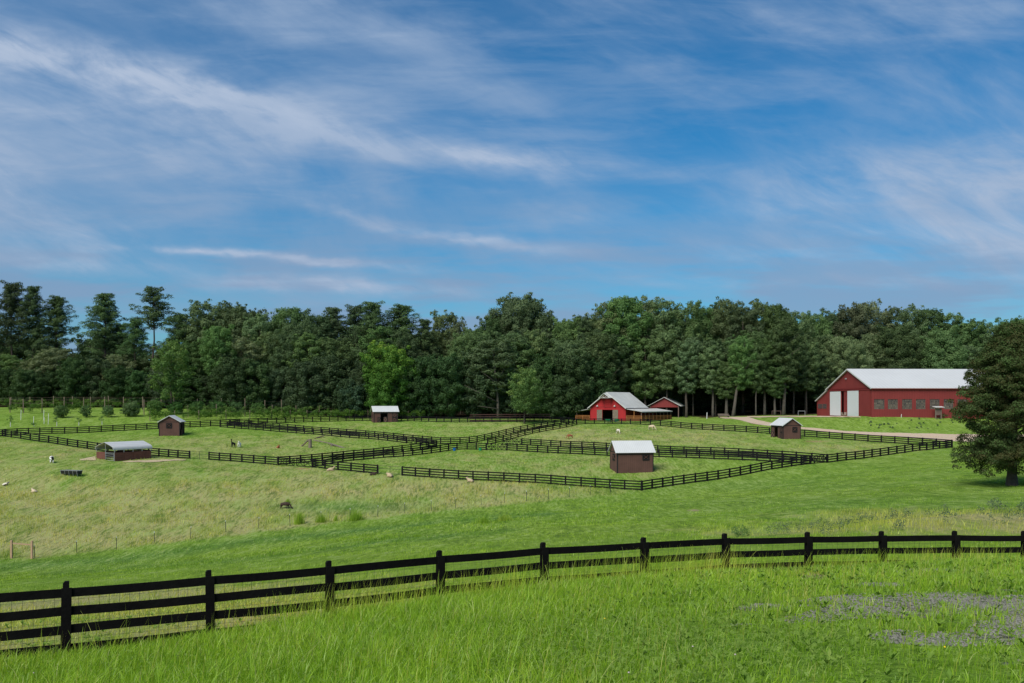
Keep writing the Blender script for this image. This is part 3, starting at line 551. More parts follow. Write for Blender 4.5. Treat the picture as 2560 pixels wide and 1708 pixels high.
V = np.stack(vs, 1).reshape(-1, 3); b = (np.arange(n) * 12)[:, None]; Fq = np.concatenate([b + np.array([[4 * i, 4 * i + 1, 4 * i + 2, 4 * i + 3]]) for i in range(3)])
o = link('clover', np_mesh('clover', V, Fq, M['clover'], {'tint': ('POINT', np.repeat(r.uniform(0, 0.8, n), 12))})); tag(o, 'dense clover leaves among the grass at the bottom of the view', 'clover', kind='stuff')
# broad leaved weeds: flat rosettes and docks scattered near the camera
xx, yy, r = scatter(5.5, 20, 7, seed=51); zz = H(xx, yy); pxx, pyy = proj(xx, yy, zz); k = r.uniform(0, 1, len(xx)) < np.where(pxx > 1100, 0.9, 0.35); xx, yy, zz = xx[k], yy[k], zz[k]; n0 = len(xx); nl = 9
cI = np.repeat(np.arange(n0), nl); a0 = r.uniform(0, 2 * pi, len(cI)); L0 = r.uniform(0.05, 0.13, len(cI)); el = r.uniform(0.25, 1.1, len(cI)); w0_ = L0 * 0.28
dx, dy, dz_ = np.cos(a0) * np.cos(el), np.sin(a0) * np.cos(el), np.sin(el); sx2, sy2 = -np.sin(a0), np.cos(a0); bz = zz[cI] + 0.06
def pt_(f, s_): return np.stack([xx[cI] + dx * L0 * f + sx2 * w0_ * s_, yy[cI] + dy * L0 * f + sy2 * w0_ * s_, bz + dz_ * L0 * (f - 0.25 * f * f)], 1)
V = np.stack([pt_(0, 0), pt_(0.5, 0.5), pt_(1.0, 0), pt_(0.5, -0.5)], 1).reshape(-1, 3); Fq = np.arange(len(V)).reshape(-1, 4)
M['dock'] = leaf_mat('dock_leaves', (0.12, 0.20, 0.025), (0.15, 0.25, 0.03), (0.22, 0.30, 0.05), 0.3, (0.95, 1.05))
o = link('broad_weeds', np_mesh('broad_weeds', V, Fq, M['dock'], {'tint': ('FACE', r.uniform(0, 1, len(Fq)))})); tag(o, 'broad leaved weeds scattered through the foreground grass', 'weeds', kind='stuff')
# dark seed heads on thin stalks
xx, yy, r = scatter(6, 19.5, 16, seed=52); fy_ = np.interp(xx, nfx, nfy); k = yy < fy_ - 0.05; xx, yy = xx[k], yy[k]; zz = H(xx, yy); n0 = len(xx); zv = (np.full(n0, 0.9), np.zeros(n0), np.zeros(n0), np.zeros(n0), np.zeros(n0), np.zeros(n0))
pxx, pyy = proj(xx, yy, zz); hh = r.uniform(0.22, 0.46, n0) * np.where(pxx > 1700, 0.75, 1)
o = blades('seed_stalks', np.stack([xx, yy, zz], 1), hh, np.full(n0, 0.006), 4, r.uniform(0.0, 0.45, n0), 0.22, seed=53, zonev=zv); tag(o, 'thin brownish seed stalks rising above the foreground grass', 'grass', kind='stuff')
# small pebbles
xx, yy, r = scatter(6.5, 19, 520, seed=41); xx = np.abs(xx); zz = H(xx, yy); zo = zones(xx, yy, zz); k = (zo[4] > 0.30) & (r.uniform(0, 1, len(xx)) < 0.45 + 0.5 * snoise(xx, yy, 3.2, 12)) & (xx < 0.62 * yy + 1.5); xx, yy, zz = xx[k], yy[k], zz[k]; n = len(xx)
sz_ = r.uniform(0.008, 0.030, n); T = np.array([(1, 0, 0), (0, 1, 0), (-1, 0, 0), (0, -1, 0), (0, 0, 0.7), (0, 0, -0.5)])
ro = r.uniform(0, 6.28, n); Tx = T[None, :, 0] * np.cos(ro)[:, None] - T[None, :, 1] * np.sin(ro)[:, None]; Ty = T[None, :, 0] * np.sin(ro)[:, None] * 0.7 + T[None, :, 1] * np.cos(ro)[:, None]
V = np.stack([xx[:, None] + Tx * sz_[:, None], yy[:, None] + Ty * sz_[:, None], zz[:, None] + 0.006 + T[None, :, 2] * sz_[:, None]], -1).reshape(-1, 3)
b = (np.arange(n) * 6)[:, None]; Fq = np.concatenate([b + np.array([f]) for f in ((0, 1, 4), (1, 2, 4), (2, 3, 4), (3, 0, 4))])
M['pebble'] = pmat('pebble', (0.31, 0.305, 0.25), 0.9, var=0.8, scale=40, coord='Object')
o = link('gravel', np_mesh('gravel', V, Fq, M['pebble'])); tag(o, 'loose grey gravel stones showing through the grass at lower right', 'gravel', kind='stuff')
M['petal'] = pmat('white_clover_flower', (0.45, 0.36, 0.36), 0.8); M['yellow_petal'] = pmat('yellow_petal', (0.75, 0.50, 0.02), 0.7)
def flower(px, py, mat, lab, r_=0.009):
    p = atp(px, py); o = MB(); n = 8
    o.add([(r_ * cos(2 * pi * k / n), r_ * sin(2 * pi * k / n), 0.30) for k in range(n)] + [(0.6 * r_ * cos(2 * pi * k / n), 0.6 * r_ * sin(2 * pi * k / n), 0.30 + r_ * 0.9) for k in range(n)], [tuple(range(n))[::-1], tuple(range(n, 2 * n))] + [(k, (k + 1) % n, (k + 1) % n + n, k + n) for k in range(n)])
    p.z = hz(p.x, p.y) - 0.09; root = empty('wild_flower', p, 0, lab, 'flower', 'small flowers in the foreground grass'); o.build('flower_head', mat, root); MB().tube([(0, 0, 0), (0, 0, 0.30)], 0.002, 4).build('stem', M['dock'], root)
for px, py, m_n, lab in ((1512, 1560, 'yellow_petal', 'yellow flower in the grass, centre right'), (2362, 1650, 'yellow_petal', 'yellow flower beside the gravel at lower right'), (1732, 1643, 'petal', 'pale pink clover head, upper right of three near the bottom'), (1572, 1716, 'petal', 'pale clover head close to the bottom edge, centre right'), (1838, 1668, 'petal', 'pink clover head right of the upper one'), (84, 1696, 'petal', 'white clover head at the bottom left')):
    flower(px, py + 30, M[m_n], lab)
# ------------------------------------------------------------------ road and trodden ground
def sheet(name, edgeA, edgeB, mat, dz=0.05, nseg=60, nw=6):
    A_ = np.array(edgeA, float); B_ = np.array(edgeB, float)
    def res(E_):
        d = np.r_[0, np.cumsum(np.hypot(*np.diff(E_, axis=0).T))]; s_ = np.linspace(0, d[-1], nseg); return np.c_[np.interp(s_, d, E_[:, 0]), np.interp(s_, d, E_[:, 1])]
    A_, B_ = res(A_), res(B_); V = []
    for a, b in zip(A_, B_):
        pa, pb = atp(*a), atp(*b)
        for k in range(nw + 1):
            p = pa.lerp(pb, k / nw); V.append((p.x, p.y, hz(p.x, p.y) + float(hnoise(p.x, p.y)) + dz))
    i = np.arange(nseg * (nw + 1)).reshape(nseg, nw + 1)
    Fq = np.stack([i[:-1, :-1], i[:-1, 1:], i[1:, 1:], i[1:, :-1]], -1).reshape(-1, 4)
    return link(name, np_mesh(name, V, Fq, mat, None, True))
tag(sheet('road', [(1800, 1043.5), (1830, 1042.6), (1872, 1043), (1890, 1050), (1925, 1057), (1965, 1063), (2010, 1068.5), (2110, 1078), (2210, 1082.5), (2300, 1084.5), (2390, 1086), (2600, 1088)],
          [(1800, 1046), (1835, 1048), (1860, 1053), (1880, 1060), (1920, 1064.5), (1965, 1069), (2010, 1074), (2110, 1084), (2210, 1091), (2300, 1098), (2390, 1104), (2600, 1112)], M['road'], 0.06), kind='structure')
tag(sheet('farm_track', [(1868, 1042.0), (1950, 1040.6), (2044, 1040.6), (2100, 1041.2), (2150, 1042.2)], [(1870, 1044.5), (1950, 1043.0), (2044, 1043.0), (2100, 1043.6), (2152, 1044.2)], M['road'], 0.08, 40, 3), kind='structure')
tag(sheet('sand_patch', [(305, 1153.5), (340, 1152), (390, 1149.5), (430, 1148.5), (465, 1150.5)], [(310, 1155.5), (345, 1156.5), (385, 1156.0), (430, 1153), (465, 1152)], M['straw'], 0.05, 24, 4), kind='structure')
tag(sheet('sand_patch', [(198, 1149), (215, 1146), (238, 1142)], [(203, 1151), (222, 1152), (240, 1151.5)], M['straw'], 0.05, 12, 3), kind='structure')
# ------------------------------------------------------------------ fences
def smooth_pts(pts, k=1):
    p = np.array(pts, float); q = p.copy()
    for _ in range(k): q[1:-1, 1] = (q[:-2, 1] + 2 * q[1:-1, 1] + q[2:, 1]) / 4
    return q
PM = MB(); PM.box((0, 0, 0.53), (0.15, 0.15, 1.72)); PM.box((0, -0.105, 0.66), (0.22, 0.03, 1.30))   # z 0 = ground; goes below it
post_me = PM.mesh('fence_post', M['far_fence'])
def far_fence(pts, label, group='black board fences of the paddocks', raw=False, hgt=1.33, mat=None, face=1, cat='fence', name='paddock_fence', nr_=4):
    pts = smooth_pts(pts, 1)
    G3 = [atp(a, b) for a, b in pts]
    for p in G3: p.z = hz(p.x, p.y) + float(hnoise(p.x, p.y))
    root = empty(name, G3[len(G3) // 2], 0, label, cat, group); o0 = root.location
    tops = np.array([p.z for p in G3]) + hgt
    if len(tops) > 2:
        tt = tops.copy(); tt[1:-1] = (tops[:-2] + 2 * tops[1:-1] + tops[2:]) / 4; tops = tt
    for i, p in enumerate(G3):
        a = G3[max(i - 1, 0)]; b = G3[min(i + 1, len(G3) - 1)]; rz = math.atan2(b.y - a.y, b.x - a.x)
        po = bpy.data.objects.new('post', post_me if mat is None else mat[1]); COL.objects.link(po); po.parent = root
        po.location = (p.x - o0.x, p.y - o0.y, tops[i] - hgt - o0.z); po.rotation_euler = (0, 0, rz)
    for k in range(nr_):
        mb = MB()
        for i in range(len(G3) - 1):
            a, b = G3[i], G3[i + 1]; d = Vector((b.x - a.x, b.y - a.y, 0)); d.normalize(); n_ = Vector((d.y, -d.x, 0)) * 0.082
            dz_ = 0.075 + k * (hgt - 0.22) / 3.0
            w_ = random.uniform(-0.008, 0.008)
            mb.beam((a.x + n_.x - o0.x, a.y + n_.y - o0.y, tops[i] - dz_ - o0.z + w_), (b.x + n_.x - o0.x, b.y + n_.y - o0.y, tops[i + 1] - dz_ - o0.z + w_), 0.03, 0.175)
        mb.build('rail', M['far_fence'] if mat is None else mat[0], root)
    return root, G3
FA = [(-75, 1098), (-45, 1095.5), (-16, 1092.5), (13, 1090), (42.5, 1087), (71, 1086.2), (99.5, 1085.4), (130, 1085), (161.7, 1084.5), (193, 1084), (222.5, 1082), (253, 1080), (282, 1078.5), (310.6, 1077.4), (339.6, 1075.6), (367, 1074.4), (395.5, 1073), (422, 1071.5), (449, 1070), (475, 1068.7), (500.5, 1067.3), (526, 1066), (550.5, 1065), (574, 1063.5), (598, 1062.3), (622, 1061), (645, 1059.8), (668, 1058.8), (691.4, 1058), (713.9, 1057.6), (736.5, 1057), (759, 1056.2), (781.4, 1055.3), (801.7, 1054.6), (823.6, 1054), (844.8, 1053.6), (865, 1053), (885.6, 1052.6), (905.8, 1052.3), (925, 1052), (944, 1052), (964, 1052), (984, 1052), (1003.4, 1052.4), (1019.7, 1053), (1035.7, 1053.4), (1054, 1053.9), (1072, 1054.5), (1091.6, 1055.2), (1110.3, 1055.8), (1128.4, 1056.2), (1148.7, 1056.3), (1169, 1055.8), (1189, 1055.7), (1209.3, 1055.6), (1229.8, 1055.5), (1250, 1055.4), (1270, 1055.2), (1292, 1055), (1313, 1055), (1335, 1055), (1357, 1054.8), (1379, 1055), (1401.6, 1055.5), (1422, 1057), (1441, 1059)]
far_fence(FA, 'long black board fence at the far side of the paddocks, in front of the vineyard')
F2a = [(-98, 1078), (-72, 1082), (-46, 1085.5), (-20, 1088.8), (6.3, 1091.7), (28.6, 1094.4), (52.2, 1097), (76, 1100.7), (98.3, 1104.9), (122, 1107.8), (144.8, 1111), (168.9, 1115), (194.4, 1119), (218.6, 1123), (244, 1126.6), (270, 1129.6), (296, 1132.4), (321, 1134.8), (347, 1137), (372, 1139), (397.7, 1140.8), (421.8, 1143), (445.2, 1145.5), (473.9, 1147.6)]
far_fence(F2a, 'black board fence running from the left edge down behind the metal canopy shelter')
F2b = [(522.9, 1149.6), (548.8, 1151.2), (576.5, 1153.2), (605, 1155.8), (634.5, 1158.2), (663.6, 1160.8), (695.2, 1163.4)]
far_fence(F2b, 'short black board fence between the left pipe gate and the braced front lane gates')
F2c = [(781.7, 1169.5), (813, 1172.3), (845.4, 1175), (877.9, 1178), (910, 1181.5), (944.2, 1185.2)]
far_fence(F2c, 'short black board fence behind the reclining sheep, ending at the wider wire gap')
F2d = [(1006.1, 1189.3), (1039, 1191.6), (1074.4, 1194.8), (1110.3, 1197.2), (1146.5, 1199.2), (1182.8, 1201), (1220.9, 1202.6), (1260, 1204.2), (1299, 1205.8), (1338.5, 1208), (1377.5, 1211), (1414, 1213.7), (1453, 1216), (1488.3, 1219), (1525, 1221.8), (1561.9, 1224), (1604, 1226.5)]
far_fence(F2d, 'long black board fence along the near side of the paddock with the closest brown shed')
RF = [(1604.5, 1226.3), (1630, 1222), (1656.4, 1218), (1681.7, 1214.3), (1709, 1210.7), (1738, 1207), (1767.5, 1203), (1795, 1198.6), (1823.6, 1194), (1850.5, 1189.3), (1875.9, 1184.4), (1902.8, 1178.8), (1929, 1173.7), (1954.8, 1169.6), (1978.5, 1166.6), (2003, 1163.3), (2025, 1160.6)]
far_fence(RF, 'black board fence climbing right from the nearest paddock corner')
RF2 = [(2068.5, 1156.8), (2093, 1154.2), (2115, 1151.6), (2137.8, 1149), (2159.5, 1146.4), (2179.8, 1143.8), (2200.4, 1141), (2220.8, 1137.7), (2241.8, 1134.7), (2261.7, 1131.9), (2281, 1129.4), (2298.9, 1127.2), (2316.4, 1125.4), (2332.5, 1124), (2348.7, 1122.4), (2364.6, 1121), (2379.7, 1119.8)]
far_fence(RF2, 'black board fence with closely spaced posts leading to the far right corner by the cedar')
RB = [(1441, 1061.5), (1462.6, 1060.3), (1485.6, 1059.6), (1511.7, 1059.5), (1531, 1060), (1554.3, 1060.4), (1576.5, 1060.8), (1601.3, 1061.6), (1626.3, 1062.8), (1651.5, 1064.6), (1677.9, 1067.4), (1702.5, 1070.5), (1729, 1072.8), (1756, 1074.6), (1782.4, 1076.3), (1810, 1077.8), (1837.6, 1079.2), (1865.9, 1080.6), (1894.5, 1082.6), (1924, 1085), (1953, 1087.4), (1982, 1089.8), (2011.9, 1092), (2042.5, 1094.2), (2073.6, 1096.2), (2105.7, 1098.8), (2137.8, 1101.6), (2170.3, 1104.3), (2203.7, 1106.8), (2237.4, 1109), (2271, 1110.9), (2306.6, 1113), (2341, 1115.6), (2379.7, 1119.4)]
far_fence(RB, 'long black board fence in front of the small red barn and along the gravel road')
L1 = [(550.5, 1068), (568.6, 1069.6), (586.3, 1071), (604, 1072.4), (621.7, 1073.8), (640, 1075.3), (658.5, 1076.6), (677.3, 1078), (698.6, 1080), (719.5, 1081.8), (740.8, 1083.6), (761.7, 1085), (783.5, 1086.3), (805.8, 1088), (829.4, 1090.6), (851.6, 1093), (874.5, 1094.8), (897.9, 1096.4), (922, 1098), (946, 1100), (969.4, 1102.2), (993.2, 1104.9), (1016, 1108)]
far_fence(L1, 'near fence of the double line just behind the old log climbing frame')
L1b = [(1041, 1111), (1066, 1114.5), (1091.2, 1118)]
far_fence(L1b, 'very short black fence closing the left lane at the central crossing')
L2 = [(576, 1064.5), (594, 1065.4), (611, 1066.2), (628.5, 1067.2), (645.5, 1068.4), (664, 1069.8), (682.7, 1071.4), (699.3, 1073), (719.5, 1075), (738.8, 1077.2), (759.2, 1079.2), (780.3, 1081), (802.8, 1083), (824, 1084.6), (845.7, 1086.4), (867, 1088), (890.4, 1089.6), (914.5, 1091.4), (937, 1093.6), (959.8, 1096), (984.3, 1098.8), (1009.3, 1101.4), (1032.7, 1104), (1056.5, 1106.2), (1079, 1108.4), (1102, 1110.4), (1126.8, 1111.2), (1149.7, 1110.8), (1172.9, 1108.9), (1192.6, 1105.6), (1210.6, 1101.9), (1229.4, 1097.3), (1247, 1092.6), (1265, 1087.9), (1283.8, 1083.8), (1301.5, 1080), (1318.3, 1076.4), (1335, 1072.9), (1352.9, 1070), (1368.5, 1067.2), (1385.3, 1064.9), (1403, 1062.6), (1421, 1060.6)]
far_fence(L2, 'long black fence dipping from the back paddock to the central crossing and rising again')
L2R = [(1218.5, 1112), (1239, 1108.3), (1258, 1103.6), (1276.8, 1098.2), (1294.7, 1093), (1312, 1088.2), (1331, 1084.4), (1348, 1080.9), (1364.6, 1078), (1382, 1075.2), (1399.5, 1072), (1415.4, 1068.6), (1430, 1065.4), (1441, 1062)]
far_fence(L2R, 'black fence rising from the central crossing along the left of the grazing llamas')
CL1 = [(781.5, 1168.5), (806, 1163.5), (831, 1158.8), (856.5, 1154.8), (883.7, 1152.4), (909, 1149.8), (934, 1147.2), (958.8, 1145), (984, 1143.4), (1007.9, 1141.6), (1031.3, 1139.2), (1055.4, 1137), (1078, 1134.4), (1100.2, 1130.4), (1121, 1126.8), (1142.2, 1124.8), (1167.7, 1124), (1191, 1123.8), (1215.7, 1125.4)]
far_fence(CL1, 'black fence with a blue and a green tub at its foot, bounding the centre paddock')
CL2 = [(695.2, 1162.4), (723.8, 1160), (751, 1157.6), (779, 1155), (804.9, 1152.4), (830.7, 1149.8), (858, 1147), (884.3, 1144.6), (909, 1142), (934, 1139.6), (957.8, 1137), (981.2, 1134.2), (1004.8, 1131.2), (1027.2, 1128.2), (1050.4, 1125), (1070.8, 1121.8), (1091.2, 1118.6)]
far_fence(CL2, 'upper fence of the double line slanting up right from the front lane gates')
RL1 = [(1305, 1113.2), (1327, 1114.2), (1352.9, 1115.6), (1377.5, 1117.2), (1402, 1118.8), (1427, 1120), (1455, 1121.6), (1485, 1123.2), (1516, 1125), (1549, 1127.4), (1581, 1129.6), (1613, 1131.4), (1644.7, 1133), (1676.5, 1134.2), (1710.3, 1135.2), (1742.6, 1136.3), (1777.4, 1137.7), (1811.9, 1139.3), (1847, 1141.1), (1883, 1143.2), (1919, 1145.6), (1955.8, 1148.2), (1991, 1151), (2030, 1154), (2067.5, 1156.8)]
far_fence(RL1, 'far fence of the double line running right behind the closest brown shed')
RL2 = [(1268, 1126.8), (1293, 1127.4), (1318.3, 1129.4), (1344.4, 1131.6), (1369.6, 1133.2), (1395.7, 1134.4), (1426, 1135.4), (1456.1, 1136.4), (1487.4, 1138.4), (1517.9, 1139.8), (1550, 1140.8), (1583, 1141.4), (1615, 1141.9), (1648, 1142.6), (1681.4, 1143.7), (1716.2, 1145.4), (1749, 1146.9), (1785.4, 1148.3), (1820.8, 1149.7), (1856, 1151.2), (1892.7, 1153), (1925.7, 1155), (1959, 1157), (1992, 1159), (2025, 1160.6)]
far_fence(RL2, 'near fence of the double line running right behind the closest brown shed')
BM = MB(); BM.box((0, 0.03, 0.6), (0.12, 0.12, 1.5)); bpost = BM.mesh('brown_post', M['brown_fence'])
far_fence([(1175, 1053.8), (1200, 1053.4), (1225, 1053.2), (1250, 1053), (1275, 1052.8), (1300, 1052.6), (1325, 1052.4), (1350, 1052.2), (1375, 1052)], 'reddish brown board fence standing behind the back black fence, under the trees', 'brown fences', mat=(M['brown_fence'], bpost), hgt=1.75, nr_=5)
# braced gates
def gate(pa, pb, label, hgt=1.25):
    a, b = atp(*pa), atp(*pb); a.z = hz(a.x, a.y); b.z = hz(b.x, b.y); root = empty('braced_gate', a, 0, label, 'gate', 'braced black gates between the lanes')
    d = b - a; up = Vector((0, 0, hgt)); lo = Vector((0, 0, 0.12))
    fr = MB()
    e0 = d * 0.04; e1 = d * 0.96
    for q in (e0, e1, d * 0.5): fr.beam(q + lo, q + up, 0.09, 0.09, (0, 1, 0))
    for q in (lo, up, (lo + up) / 2): fr.beam(e0 + q, e1 + q, 0.04, 0.11)
    fr.build('frame', M['far_fence'], root)
    bc = MB(); mid_ = d * 0.5
    n_ = Vector((d.y, -d.x, 0)).normalized() * 0.05
    for s0, s1 in ((e0, mid_), (mid_, e1)):
        bc.beam(s0 + lo + n_, s1 + up + n_, 0.03, 0.09); bc.beam(s0 + up + n_ * 1.6, s1 + lo + n_ * 1.6, 0.03, 0.09)
    bc.build('cross_brace', M['far_fence'], root)
gate((695.2, 1163.6), (737, 1166.2), 'left leaf of the black braced gates where the front lane opens')
gate((740, 1166.4), (781, 1169.4), 'right leaf of the black braced gates where the front lane opens')
gate((2025, 1160.6), (2046, 1158.9), 'left leaf of the x braced gate on the slope at right')
gate((2048, 1158.7), (2068, 1157), 'right leaf of the x braced gate on the slope at right')
gate((1216, 1125.6), (1241, 1126.2), 'left x braced gate at the foot of the central crossing')
gate((1243, 1126.3), (1267, 1126.8), 'right x braced gate at the foot of the central crossing')
gate((1254, 1112), (1278, 1112.6), 'upper left braced gate at the central crossing')
gate((1280, 1112.7), (1304, 1113.2), 'upper right braced gate at the central crossing')
gate((1017, 1108.2), (1040, 1111), 'black braced gate closing the left lane behind the crossing')
def wire_gate(pa, pb, label):
    a, b = atp(*pa), atp(*pb); a.z = hz(a.x, a.y); b.z = hz(b.x, b.y); root = empty('wire_gate', a, 0, label, 'gate')
    d = b - a; m1 = MB(); m2 = MB()
    for h_ in (1.28, 0.86, 0.18): m1.beam(Vector((0, 0, h_)), d + Vector((0, 0, h_)), 0.035, 0.04)
    for q in (0.03, 0.5, 0.97): m2.beam(d * q, d * q + Vector((0, 0, 1.32)), 0.05, 0.05, (0, 1, 0))
    m1.build('rail', M['tpost'], root); m2.build('post', M['tpost'], root)
wire_gate((474.5, 1147.8), (522.5, 1149.6), 'thin dark pipe gate in the fence gap right of the metal canopy')
wire_gate((945, 1185.4), (1005.5, 1189.2), 'thin dark pipe gate behind the standing sheep, in the wider fence gap')
# ------------------------------------------------------------------ the foreground fence
fr_root = empty('board_fence', (NFP[5][0], NFP[5][1], NFP[5][2] - 1.3), 0, 'large black four board fence with wire mesh crossing the whole foreground', 'fence')
O = fr_root.location
def post_mesh(seed):
    r_ = random.Random(seed); mb = MB(); h0 = 0.10
    sx = 0.046
    V = [(-sx, -0.045, -1.7), (sx, -0.045, -1.7), (sx, 0.045, -1.7), (-sx, 0.045, -1.7), (-sx, -0.045, h0 - 0.035), (-sx * 0.4, -0.045, h0), (sx, -0.045, h0), (sx, 0.045, h0), (-sx * 0.4, 0.045, h0), (-sx, 0.045, h0 - 0.035)]
    mb.add(V, [(0, 3, 2, 1), (0, 1, 6, 5, 4), (1, 2, 7, 6), (2, 3, 9, 8, 7), (3, 0, 4, 9), (4, 5, 8, 9), (5, 6, 7, 8)])
    me = mb.mesh('fence_post', M['fence']); return me
pm_near = post_mesh(1)
bt = MB(); bt.box((0.012, -0.098, -0.72), (0.150, 0.022, 1.46)); bt_me = bt.mesh('batten', M['fence'])
for i, (px_, py_, pz_) in enumerate(NFP):
    a = NFP[max(i - 1, 0)]; b = NFP[min(i + 1, len(NFP) - 1)]; rz = math.atan2(b[1] - a[1], b[0] - a[0])
    po = bpy.data.objects.new('post', pm_near); COL.objects.link(po); po.parent = fr_root; po.location = (px_ - O.x, py_ - O.y, pz_ - O.z); po.rotation_euler = (radians(random.uniform(-0.8, 0.8)), radians(random.uniform(-1.2, 1.2)), rz)
    ba = bpy.data.objects.new('batten', bt_me); COL.objects.link(ba); ba.parent = po
for i in range(len(NFP) - 1):
    a, b = Vector(NFP[i]), Vector(NFP[i + 1]); d = Vector((b.x - a.x, b.y - a.y, 0)).normalized(); n_ = Vector((d.y, -d.x, 0)) * 0.066
    for k in range(4):
        mb = MB(); ja, jb = random.uniform(-0.008, 0.008), random.uniform(-0.008, 0.008); dz_ = 0.072 + 0.297 * k
        seg = 8; prev = None
        for s_ in range(seg):
            f0, f1 = s_ / seg, (s_ + 1) / seg; sag = lambda f: -0.010 * sin(pi * f) * (1 if (i + k) % 3 else -0.5)
            f0e = f0 if s_ else f0 - 0.0; p0 = a.lerp(b, f0) + n_ - O; p1 = a.lerp(b, f1) + n_ - O
            p0.z += -dz_ + ja * (1 - f0) + jb * f0 + sag(f0); p1.z += -dz_ + ja * (1 - f1) + jb * f1 + sag(f1)
            V = []
            for p in (p0, p1):
                for (w_, h_) in ((-0.011, -0.071), (0.011, -0.071), (0.011, 0.071), (-0.011, 0.071)):
                    q_ = n_.normalized() * w_; V.append((p.x + q_.x, p.y + q_.y, p.z + h_))
            fc = [(0, 4, 5, 1), (1, 5, 6, 2), (2, 6, 7, 3), (3, 7, 4, 0)]
            if s_ == 0: fc.append((0, 1, 2, 3))
            if s_ == seg - 1: fc.append((7, 6, 5, 4))
            mb.add(V, fc)
        mb.build('board', M['fence'], fr_root)
wm = MB()
for i in range(len(NFP) - 1):
    a, b = Vector(NFP[i]), Vector(NFP[i + 1]); d = (b - a); L_ = d.length; d.normalize(); n_ = Vector((d.y, -d.x, 0)).normalized() * -0.052
    ph = random.random()
    for h_ in (0.10, 0.21, 0.33, 0.45, 0.58, 0.71, 0.85, 1.0, 1.14): wm.beam(a + n_ - O - Vector((0, 0, h_)), b + n_ - O - Vector((0, 0, h_ + random.uniform(-.01, .01))), 0.0035, 0.0035)
    q = 0.15 * ph
    while q < L_:
        p = a + d * q + n_ - O; wm.beam(p - Vector((0, 0, 0.06)), p - Vector((random.uniform(-.01, .01), 0, 1.16)), 0.0035, 0.0035, (0, 1, 0)); q += 0.152
wm.build('wire_mesh', M['wire'], fr_root)
# ------------------------------------------------------------------ steel posts through the pasture
tp = MB(); tp.box((0, 0, 0.60), (0.055, 0.045, 1.3)); tpm = tp.mesh('steel_post', M['tpost']); tc_ = MB(); tc_.box((0, 0, 1.30), (0.06, 0.05, 0.13)); tcm = tc_.mesh('post_cap', M['white'])
TPL = [(87, 1396), (192, 1384), (291, 1373), (386, 1360), (476.6, 1347), (564.5, 1331), (646.8, 1322), (725, 1314), (802.6, 1307), (875, 1299), (944.5, 1291.5), (1012, 1284), (1078.5, 1277.5), (1139, 1271), (1203, 1264), (1261, 1258), (1316, 1253), (1371, 1248), (1424, 1243), (1476, 1238), (1526, 1233.5)]
TPN = ['beside the raw timber frame at lower left', 'first to the right of the raw timber frame', 'second to the right of the raw timber frame', 'third to the right of the raw timber frame', 'below and right of the black trough', 'in open pasture left of the dark grazing calf', 'nearest below the dark grazing calf', 'just left of the tallest clump of rushes', 'inside the small rush clump', 'at the left end of the broad rush patch', 'just right of the broad rush patch', 'second to the right of the broad rush patch', 'third to the right of the broad rush patch', 'below the lying sheep at the front fence', 'directly below the middle of the long front fence', 'in straw coloured grass below the front fence', 'left of the four posts nearest the paddock corner', 'fourth from the paddock corner', 'third from the paddock corner', 'second from the paddock corner', 'closest to the paddock corner']
for (a, b), nmx in zip(TPL, TPN):
    p = atp(a, b); p.z = hz(p.x, p.y); r_ = empty('steel_post', p, random.uniform(0, 3), 'thin dark steel post with pale tip ' + nmx, 'post', 'thin steel posts across the pasture')
    r_.rotation_euler = (radians(random.uniform(-2, 2)), radians(random.uniform(-2, 2)), r_.rotation_euler[2])
    for nm_, me_ in (('shaft', tpm), ('cap', tcm)):
        o = bpy.data.objects.new(nm_, me_); COL.objects.link(o); o.parent = r_
# raw timber frame
a, b = atp(28.6, 1396), atp(79.8, 1397); tf = empty('timber_frame', a, 0, 'raw timber frame of two posts and a crossbar at the lower left edge', 'frame'); d = b - a
for q in (Vector((0, 0, 0)), d): MB().beam(q - Vector((0, 0, 0.3)), q + Vector((0, 0, 1.85)), 0.19, 0.19, (0, 1, 0)).build('post', M['new_wood'], tf)
MB().beam(Vector((0.05, 0, 1.55)), d + Vector((-0.05, 0, 1.42)), 0.08, 0.13).build('crossbar', M['new_wood'], tf)
# ------------------------------------------------------------------ brown sheds: x = ridge direction, front wall at y = 0 facing -y
def xwindow(parent, x0, x1, z0, z1, y, axis='y', sgn=-1):
    """framed opening with a black cross in front of a wall face"""
    def P(a, d, z_): return (a, y + sgn * d, z_) if axis == 'y' else (y + sgn * d, a, z_)
    w = MB(); cx_, cz_ = (x0 + x1) / 2, (z0 + z1) / 2
    dims = (x1 - x0, 0.02, z1 - z0) if axis == 'y' else (0.02, x1 - x0, z1 - z0)
    w.box(P(cx_, 0.012, cz_), dims); win = w.build('window', M['dark'], parent)
    f = MB(); t_ = 0.13
    up = (0, 1, 0) if axis == 'y' else (1, 0, 0)
    for q in (z0, z1): f.beam(P(x0 - 0.05, 0.045, q), P(x1 + 0.05, 0.045, q), 0.05, t_)
    for q in (x0, x1): f.beam(P(q, 0.05, z0), P(q, 0.05, z1), t_, 0.05, up)
    f.build('frame', M['trim'], win)
    g_ = MB(); m_ = 0.02
    g_.beam(P(x0 + 0.15, 0.05, z0 + 0.15), P(x1 - 0.15, 0.05, z1 - 0.15), 0.05, 0.09, up); g_.beam(P(x0 + 0.15, 0.062, z1 - 0.15), P(x1 - 0.15, 0.062, z0 + 0.15), 0.05, 0.09, up)
    g_.build('cross_bars', M['shed'], win)
